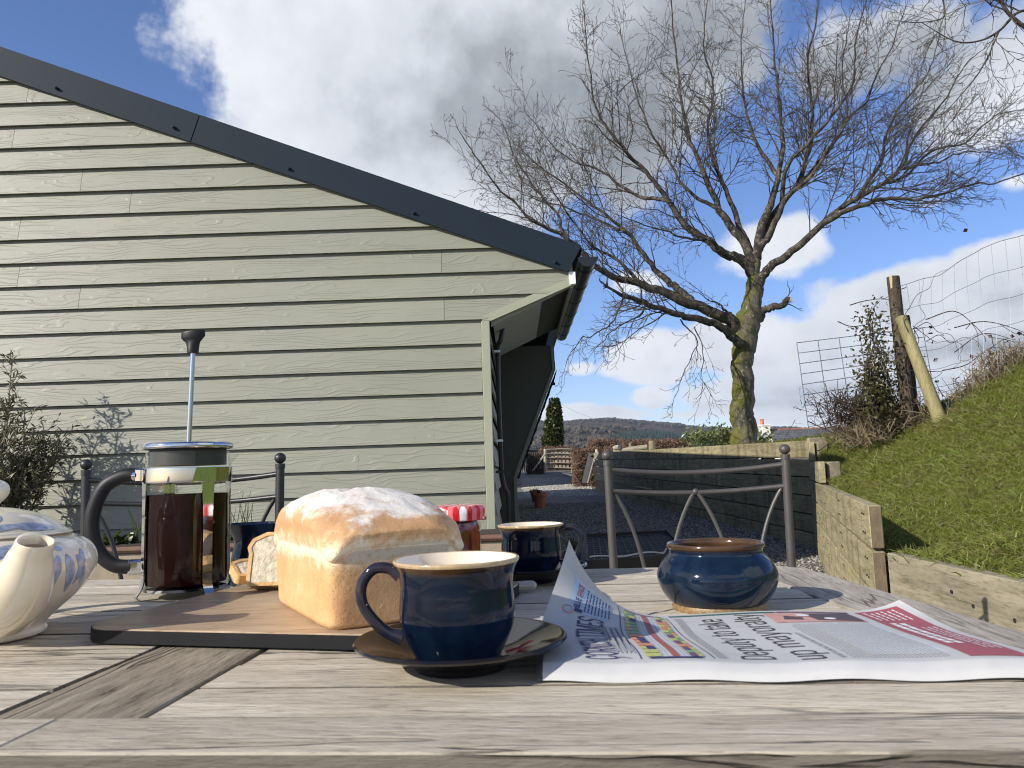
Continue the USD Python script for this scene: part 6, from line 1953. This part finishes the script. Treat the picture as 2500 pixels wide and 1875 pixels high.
for pts in [[(2075, 745), (2110, 735), (2160, 730), (2200, 745)], [(2045, 785), (2080, 797), (2130, 790), (2180, 780)], [(2260, 780), (2330, 760), (2380, 800), (2390, 850)], [(2330, 800), (2400, 785), (2470, 800), (2540, 830)], [(2330, 860), (2400, 815), (2480, 830)],
            [(2300, 905), (2360, 890), (2420, 850), (2500, 850)], [(2310, 1000), (2330, 960), (2370, 940), (2420, 945)], [(2030, 960), (2060, 985), (2100, 1010), (2140, 1050)], [(1972, 1028), (2050, 1065), (2110, 1090)]]:
    s = spline(np.array([at(*b_, FY - .1) for b_ in pts]), 24)
    cs_.append((s, np.linspace(.0045, .002, 24)))
    grow(r, s[12], s[13] - s[11] + r.normal(size=3) * .02, .2, .0022, 1, cs_, .4, 0)
part('briars', tubes(cs_, 4), M_briar, tg, smooth=60, kind='stuff')
lv = np.array([at(x_ + r.normal() * 6, y_ + r.normal() * 6, FY - .12) for x_, y_ in [(2418, 818), (2460, 828), (2425, 860), (2432, 868), (2420, 862), (2450, 875), (2368, 872), (2316, 790), (2320, 798), (2300, 820), (2282, 876), (2275, 815), (2268, 830), (2278, 800), (2310, 990), (2320, 985), (2305, 985), (2345, 970), (2290, 935), (2455, 838), (2490, 815), (2497, 780), (2365, 565)]])
part('leaves', quads(lv, rand_dir(len(lv), r) + (0, -.8, 0), rand_dir(len(lv), r), .035, .042, .12), M_bramble, tg, smooth=False, kind='stuff')


def rough(name, label, cat, spots, n, m, h, sp):
    pts, ups = [], []
    vs, fs, mm = [], [], 0
    for (px, py, y, s) in spots:
        c = at(px, py, y)
        for k in range(n):
            b = c + r.normal(size=3) * np.array([s, s * .8, s * .35])
            d = r.normal(size=3) * sp + np.array([0, 0, .8])
            d /= np.linalg.norm(d)
            ln_ = h * r.uniform(.4, 1.3)
            w = np.cross(d, r.normal(size=3))
            w /= np.linalg.norm(w)
            w *= .0035
            e = b + d * ln_ * .6 + r.normal(size=3) * .02
            f_ = b + d * ln_ + r.normal(size=3) * .05 - (0, 0, ln_ * .25)
            vs.append(np.array([b - w, b + w, e + w * .7, e - w * .7, f_]))
            fs.append(np.array([[0, 1, 2], [0, 2, 3], [3, 2, 4]]) + mm)
            mm += 5
    return part(name, (np.vstack(vs), np.vstack(fs)), m, None, smooth=False, label=label, cat=cat, kind='stuff')


rough('dead_grass', 'pale dead grass and stalks heaped below the mesh panel and on the mound', 'dead grass', [(x_, y_, FY + q_, .085) for x_, y_, q_ in [(2080, 1050, .3), (2110, 1050, .1), (2150, 1045, .1), (2170, 1035, 0), (2200, 1035, .1), (2060, 1065, .4), (2090, 1080, .2), (2130, 1070, -.1), (2240, 1030, 0), (2390, 950, -.3), (2420, 930, -.4), (2440, 905, -.4), (2460, 890, -.5), (2480, 880, -.5), (2500, 870, -.5), (2410, 960, -.4), (2450, 940, -.5), (2490, 920, -.6), (2370, 975, -.3), (2300, 1010, -.1)]], 110, M_dead, .15, .55)
rough('undergrowth', 'brown twiggy undergrowth at the foot of the old post', 'undergrowth', [(x_, y_, FY + .2, .11) for x_, y_ in [(2050, 1010), (2080, 1000), (2070, 1030), (2100, 1020), (2130, 1010), (2150, 1000), (2170, 1010), (2200, 1010), (2220, 1010), (2060, 985)]], 120, leafy('undergrowth_look', (.09, .075, .04), .5, .2, .7, .05), .17, 1.0)

# ------------------------------------------------------------------ grass on the bank, stones on the lane
M_grass = leafy('grass_blade_look', (.235, .335, .06), .45, .35, .45, .035)
M_grass2 = leafy('dry_blade_look', (.26, .23, .09), .4, .3, .6, .02)


def tuft(seed, n=18, h=.038, sp=.8):
    r = np.random.default_rng(seed)
    vs, fs = [], []
    for k in range(n):
        b = np.append(r.normal(size=2) * .022, -.004)
        d = np.append(r.normal(size=2) * sp, 1.0)
        d /= np.linalg.norm(d)
        ln_ = h * r.uniform(.5, 1.35)
        w = np.cross(d, np.append(r.normal(size=2), 0))
        w = w / (np.linalg.norm(w) + 1e-9) * .0019
        e = b + d * ln_ * .6
        t = b + d * ln_ + np.append(d[:2], 0) * ln_ * .45 - (0, 0, ln_ * .12)
        vs.append(np.array([b - w, b + w, e + w * .8, e - w * .8, t]))
        fs.append(np.array([[0, 1, 2], [0, 2, 3], [3, 2, 4]]) + 5 * k)
    return np.vstack(vs), np.vstack(fs)


n = 38000
gy = 1.6 + 8.4 * r.random(n) ** 1.15
gx_ = wall_x(gy) + .06 + (r.random(n) ** .9) * np.interp(gy, [1.6, 4, 6, 10], [1.6, 2.6, 2.2, 1.6])
pos = np.stack([gx_, gy, bank_z(gx_, gy)], 1)
keepm = meshkit.fbm(pos * 1.7, 3, 9) > .30
pos = pos[keepm]
scl = r.uniform(.65, 1.25, len(pos)) * (1 + .5 * (meshkit.noise(pos * 2.2, 4) - .4)) * np.interp(pos[:, 1], [2, 6, 10], [.9, 1.0, 1.5])
ey_ = np.r_[r.uniform(1.2, 2.8, 420), r.uniform(2.84, 6.6, 420)]
ex_ = wall_x(ey_) + r.uniform(.05, .11, len(ey_))
pos = np.vstack([pos, np.stack([ex_, ey_, np.where(ey_ < 2.82, zc - .02, bank_z(ex_, ey_) + .012)], 1)])
scl = np.r_[scl, r.uniform(.8, 1.5, len(ey_))]
scatter('grass', [(tuft(k), M_grass, False) for k in range(6)] + [(tuft(9, 12, .05, 1.3), M_grass2, False)], pos, r.uniform(0, 6.28, len(pos)), scl, label='short green grass covering the bank on the right', cat='grass')


def pebble(seed):
    rr_ = np.random.default_rng(seed)
    p = rr_.normal(size=(14, 3)) * (1, .8, .55)
    h = trimesh.convex.convex_hull(p / np.abs(p).max())
    return np.array(h.vertices), np.array(h.faces)


n = 34000
gy = 5.0 + 9.5 * r.random(n) ** 1.3
gx_ = r.uniform(.02, 1, n) * 2.9 + .0
ok = gx_ < wall_x(gy) - .03
gy, gx_ = gy[ok], gx_[ok]
pos = np.stack([gx_, gy, ground_z(gy) + .004], 1)
Mp = [plain(f'{nm}_stone_look', c, .8, .25, 40.0) for nm, c in (('dark', (.08, .076, .07)), ('grey', (.16, .15, .135)), ('pale', (.28, .265, .235)))]  # near stones coloured darker to carry the shade on this stretch
scatter('gravel', [(pebble(k), Mp[k % 3], False) for k in range(6)], pos, r.uniform(0, 6.28, len(pos)), r.uniform(.009, .021, len(pos)), label='loose gravel coloured darker where the lane is in shade', cat='gravel')
n = 15000
gy = r.uniform(17, 28, n)
gx_ = r.uniform(.2, 3.0, n)
ok = gx_ < np.interp(gy, [17, 18.6, 28], [1.95, 1.9, 2.6])
pos = np.stack([gx_[ok], gy[ok], ground_z(gy[ok]) + .004], 1)
scatter('gravel', [(pebble(k + 20), plain(f'sunlit_stone_look_{k}', c, .8, .2, 40.0), False) for k, c in enumerate([(.40, .385, .34), (.32, .305, .27), (.48, .46, .41)])], pos, r.uniform(0, 6.28, len(pos)), r.uniform(.012, .028, len(pos)), label='gravel coloured paler where the lane lies in the sun', cat='gravel')  # same stone coloured paler, sunlight of the strip put into it

# grid in the gravel with its kerb
gg = thing('grid_cover', 'dark mesh covered grid framed by boards in the gravel lane', 'grid cover', (1.4, 7.6, ground_z(7.6)))
gz0 = ground_z(7.6)
fr0, fr1, bk0, bk1 = on(1425, 1372, gz0 + .09), on(1690, 1352, gz0 + .09), on(1425, 1306, gz0 + .09), on(1632, 1296, gz0 + .09)
M_damp = plain('damp_board_look', (.035, .03, .024), .7, .3, 9.0)
for a_, b_ in ((fr0, fr1), (fr1, bk1), (bk1, bk0), (bk0, fr0)):
    d_ = (b_ - a_) / np.linalg.norm(b_ - a_)
    nn_ = np.array([-d_[1], d_[0], 0]) * .025
    part('kerb_board', slab([tuple((a_ - nn_)[:2]), tuple((b_ - nn_)[:2]), tuple((b_ + nn_)[:2]), tuple((a_ + nn_)[:2])], gz0 - .05, gz0 + .10, .004), M_damp, gg)
part('cover', slab([tuple(q[:2]) for q in (fr0, fr1, bk1, bk0)], gz0 + .0, gz0 + .055), plain('mossy_cover_look', (.04, .045, .028), .85, .4, 5.0), gg)
for k in range(15):
    u = (k + .5) / 15
    a_, b_ = fr0 * (1 - u) + fr1 * u, bk0 * (1 - u) + bk1 * u
    part('grid_wire', tube([a_ * (1, 1, 0) + (0, 0, gz0 + .062), b_ * (1, 1, 0) + (0, 0, gz0 + .062)], .004, 4), M_wire, gg)
for k in range(12):
    u = (k + .5) / 12
    a_, b_ = fr0 * (1 - u) + bk0 * u, fr1 * (1 - u) + bk1 * u
    part('grid_wire', tube([a_ * (1, 1, 0) + (0, 0, gz0 + .068), b_ * (1, 1, 0) + (0, 0, gz0 + .068)], .004, 4), M_wire, gg)
rp = spline(np.array([fr0 * (1 - u) + fr1 * u + (0, -.02, .03 + .008 * math.sin(u * 14)) for u in np.linspace(.05, .72, 12)] + [fr0 * .25 + fr1 * .75 + (0, -.03, .06)]), 60)
solo('cord', tube(rp, .006, 6), plain('cord_look', (.50, .48, .44), .8, .1, 50.0), 'pale cord lying along the near edge of the grid', 'cord')

# ------------------------------------------------------------------ pots
M_terra = plain('terracotta_look', (.34, .11, .05), .75, .2, 14.0)
M_soil = plain('soil_look', (.035, .026, .02), .95, .3, 40.0)
M_green = leafy('garden_leaf_look', (.10, .17, .035), .45, .3, .4, .04)


def leafy_plant(parent, c, n, h, sp, w, m, name='leaves'):
    vs, fs, mm = [], [], 0
    for k in range(n):
        d = np.append(r.normal(size=2) * sp, 1.0)
        d /= np.linalg.norm(d)
        ln_ = h * r.uniform(.5, 1.15)
        b = np.array(c) + np.append(r.normal(size=2) * w * 2.2, 0)
        side = np.cross(d, [0, 0, 1.0])
        side = side / (np.linalg.norm(side) + 1e-9) * w
        q = [b + d * ln_ * u + np.append(d[:2], 0) * ln_ * .5 * u * u - np.array([0, 0, ln_ * .35 * u ** 3]) for u in (0, .35, .7, 1.0)]
        vs.append(np.array([q[0] - side * .4, q[0] + side * .4, q[1] + side, q[1] - side, q[2] + side * .8, q[2] - side * .8, q[3]]))
        fs.append(np.array([[0, 1, 2], [0, 2, 3], [3, 2, 4], [3, 4, 5], [5, 4, 6]]) + mm)
        mm += 7
    return part(name, (np.vstack(vs), np.vstack(fs)), m, parent, smooth=False, kind='stuff')


def pot(name, label, c, rad, h, m, plant=None):
    t = thing(name, label, 'plant pot', tuple(c))
    part('pot', lathe(np.array([(.55 * rad, 0), (.62 * rad, 0), (.9 * rad, h * .78), (1.02 * rad, h * .79), (1.04 * rad, h), (.92 * rad, h), (.9 * rad, h * .86), (1e-4, h * .86)]), tuple(c), 28), m, t, smooth=35)
    part('soil', lathe([(1e-4, h * .87), (.89 * rad, h * .87)], tuple(c), 20), M_soil, t, smooth=False)
    if plant:
        leafy_plant(t, np.array(c) + (0, 0, h * .86), *plant)
    return t


yp = 13.2
c = on(1318, 1233, ground_z(yp))
pot('plant_pot', 'terracotta pot by the house wall', (at(1318, 1230, yp)[0], yp, ground_z(yp)), .125, .26, M_terra, (30, .14, .6, .012, leafy('dull_leaf_look', (.07, .06, .03), .5, .2, .6)))
pot('plant_pot', 'smaller shadowed terracotta pot behind the first one by the house', (at(1308, 1200, 15.5)[0], 15.5, ground_z(15.5)), .12, .22, M_terra, (20, .12, .5, .012, M_green))
yb_ = 5.9
M_bluepot = plain('blue_pot_look', (.03, .06, .26), .2, .15, 14.0, coat=.4)
cb_ = at(1398, 1392, yb_)
cb_[2] = ground_z(yb_)
bpz = at(1398, 1341, yb_)[2] - cb_[2]
stool = thing('stone_block', 'low grey stone under the small blue pot', 'stone', tuple(cb_))
zb_ = at(1398, 1378, yb_)[2]
v, f = ball((cb_[0] + .03, yb_, (cb_[2] + zb_) / 2 - .02), 1, 3)
v = np.array((cb_[0] + .03, yb_, 0)) * (1, 1, 0) + (v - np.array((cb_[0] + .03, yb_, 0)) * (1, 1, 0)) * (.14, .12, 1)
v[:, 2] = cb_[2] + (v[:, 2] - v[:, 2].min()) / (v[:, 2].max() - v[:, 2].min()) * (zb_ - cb_[2])
part('stone', (v + (meshkit.fbm(v * 12, 3)[:, None] - .5) * .03 * (1, 1, 0), f), Mp[1], stool, smooth=True)
pot('plant_pot', 'small blue glazed pot of grassy plants beyond the far cup', (cb_[0], yb_, zb_), .062, .105, M_bluepot, (60, .17, .5, .004, M_green))

# ------------------------------------------------------------------ olive and trough in front of the boards
oy = YW - .34
ol = thing('olive_bush', 'grey-green olive bush against the boarded wall at far left', 'bush', (at(20, 1200, oy)[0], oy, .3))
M_olive = leafy('olive_leaf_look', (.19, .20, .105), .45, .2, .4, .03)
M_ostem = plain('olive_stem_look', (.16, .14, .10), .8, .3, 30.0)
st, lv, ln_l = [], [], []
base = np.array([at(-60, 1300, oy)[0], oy, .35])
tips = [(28, 892, .02), (60, 1010, 0), (110, 1060, .05), (150, 1080, .06), (80, 1130, .05), (20, 1000, .0), (0, 1080, -.05), (60, 1180, .05), (120, 1130, .08), (-30, 950, 0), (-60, 1020, .05), (40, 1060, -.08), (90, 1180, .0), (10, 1150, -.1), (140, 1105, .02), (-20, 1130, -.06), (75, 1085, -.05), (105, 1100, .1), (30, 1120, .06), (45, 1150, .0)]
for px, py, dy in tips:
    tp_ = at(px, py, oy + dy)
    m_ = base * .45 + tp_ * .55 + r.normal(size=3) * (.06, .05, .03)
    s = spline(np.array([base, m_, tp_]), 16)
    st.append((s, np.linspace(.012, .0022, 16)))
    for i in range(6, 16):
        for _ in range(3):
            d = s[i] - s[i - 1]
            d = d / np.linalg.norm(d) + r.normal(size=3) * .8
            d /= np.linalg.norm(d)
            L_ = r.uniform(.06, .14)
            st.append((np.array([s[i], s[i] + d * L_ * .5, s[i] + d * L_]), np.array([.003, .002, .0015])))
            for q in range(9):
                u = (q + 1) / 9
                b = s[i] + d * L_ * u
                ld = d * .7 + r.normal(size=3) * .7
                ld /= np.linalg.norm(ld)
                lv.append(b + ld * .02)
                ln_l.append(ld)
lv, ln_l = np.array(lv), np.array(ln_l)
part('stems', tubes(st, 5), M_ostem, ol, smooth=60, kind='stuff')
part('foliage', quads(lv, rand_dir(len(lv), r) + (0, -.3, .5), ln_l, .010, .046, .1), M_olive, ol, smooth=False, kind='stuff')
ty_ = YW - .62
t0_, t1_ = at(-40, 1395, ty_), at(690, 1395, ty_)
zrim = at(250, 1336, ty_)[2]
tro = thing('planter_trough', 'long stone coloured trough with brown rim under the boarded wall', 'planter', ((t0_[0] + t1_[0]) / 2, ty_, 0))
M_trough = plain('trough_look', (.27, .22, .155), .85, .2, 9.0, bump=.003, bscale=30)
M_trim2 = plain('trough_rim_look', (.14, .075, .05), .7, .25, 12.0)
part('body', cbox((t0_[0] - .6, ty_ - .02, 0), (t1_[0] + 1.4, ty_ + .34, zrim - .03), .01), M_trough, tro)
part('rim', cbox((t0_[0] - .63, ty_ - .05, zrim - .03), (t1_[0] + 1.43, ty_ + .37, zrim), .012), M_trim2, tro)
part('soil', cbox((t0_[0] - .58, ty_ + .0, zrim - .0005), (t1_[0] + 1.38, ty_ + .32, zrim + .004), .002), M_soil, tro)
M_strap = leafy('strap_leaf_look', (.12, .19, .05), .4, .3, .35, .03)
for label_, px, n_, h_, sp_, w_ in [('grassy clump beside the teapot end of the trough', 225, 18, .10, .6, .006), ('broad strap leaved plant seen through the press handle', 270, 26, .15, .7, .013), ('strap leaved plant just left of the press glass', 305, 18, .12, .7, .012),
                                   ('leafy clump right of the coffee press above the jug', 575, 22, .13, .7, .011), ('bushy clump close to the right side of the coffee press', 545, 18, .11, .8, .010), ('low clump behind the left chair post', 185, 20, .09, .7, .009)]:
    c = at(px, 1320, ty_ + .14)
    c[2] = zrim
    pl_ = thing('border_plant', label_, 'plant', tuple(c))
    leafy_plant(pl_, c, n_, h_, sp_, w_, M_strap)
for k, (px, n_) in enumerate([(590, 14), (350, 9)]):
    c = at(px, 1320, ty_ + .2)
    c[2] = zrim
    pl_ = thing('chive_plant', ['upright thin green stalks in the trough right of the press', 'a few thin stalks in the trough left of the press'][k], 'plant', tuple(c))
    ss = []
    for q in range(n_):
        b = c + (r.normal() * .04, r.normal() * .03, 0)
        tp_ = b + (r.normal() * .05, r.normal() * .03, r.uniform(.14, .27))
        ss.append((np.array([b, (b + tp_) / 2 + r.normal(size=3) * .008, tp_]), np.array([.0022, .002, .001])))
    part('stalks', tubes(ss, 4), M_green, pl_, smooth=60, kind='stuff')

# ------------------------------------------------------------------ the air over the valley
hz = cbox((-4600, -60, -60), (4600, 4600, 420), 1.0)
setting('haze', hz, mat('haze_look', {"v": ("principled_volume", {"color": (.72, .82, 1.0), "density": HAZE, "anisotropy": .3})}, [], surface=None, volume="v.volume"), smooth=False, kind='stuff')
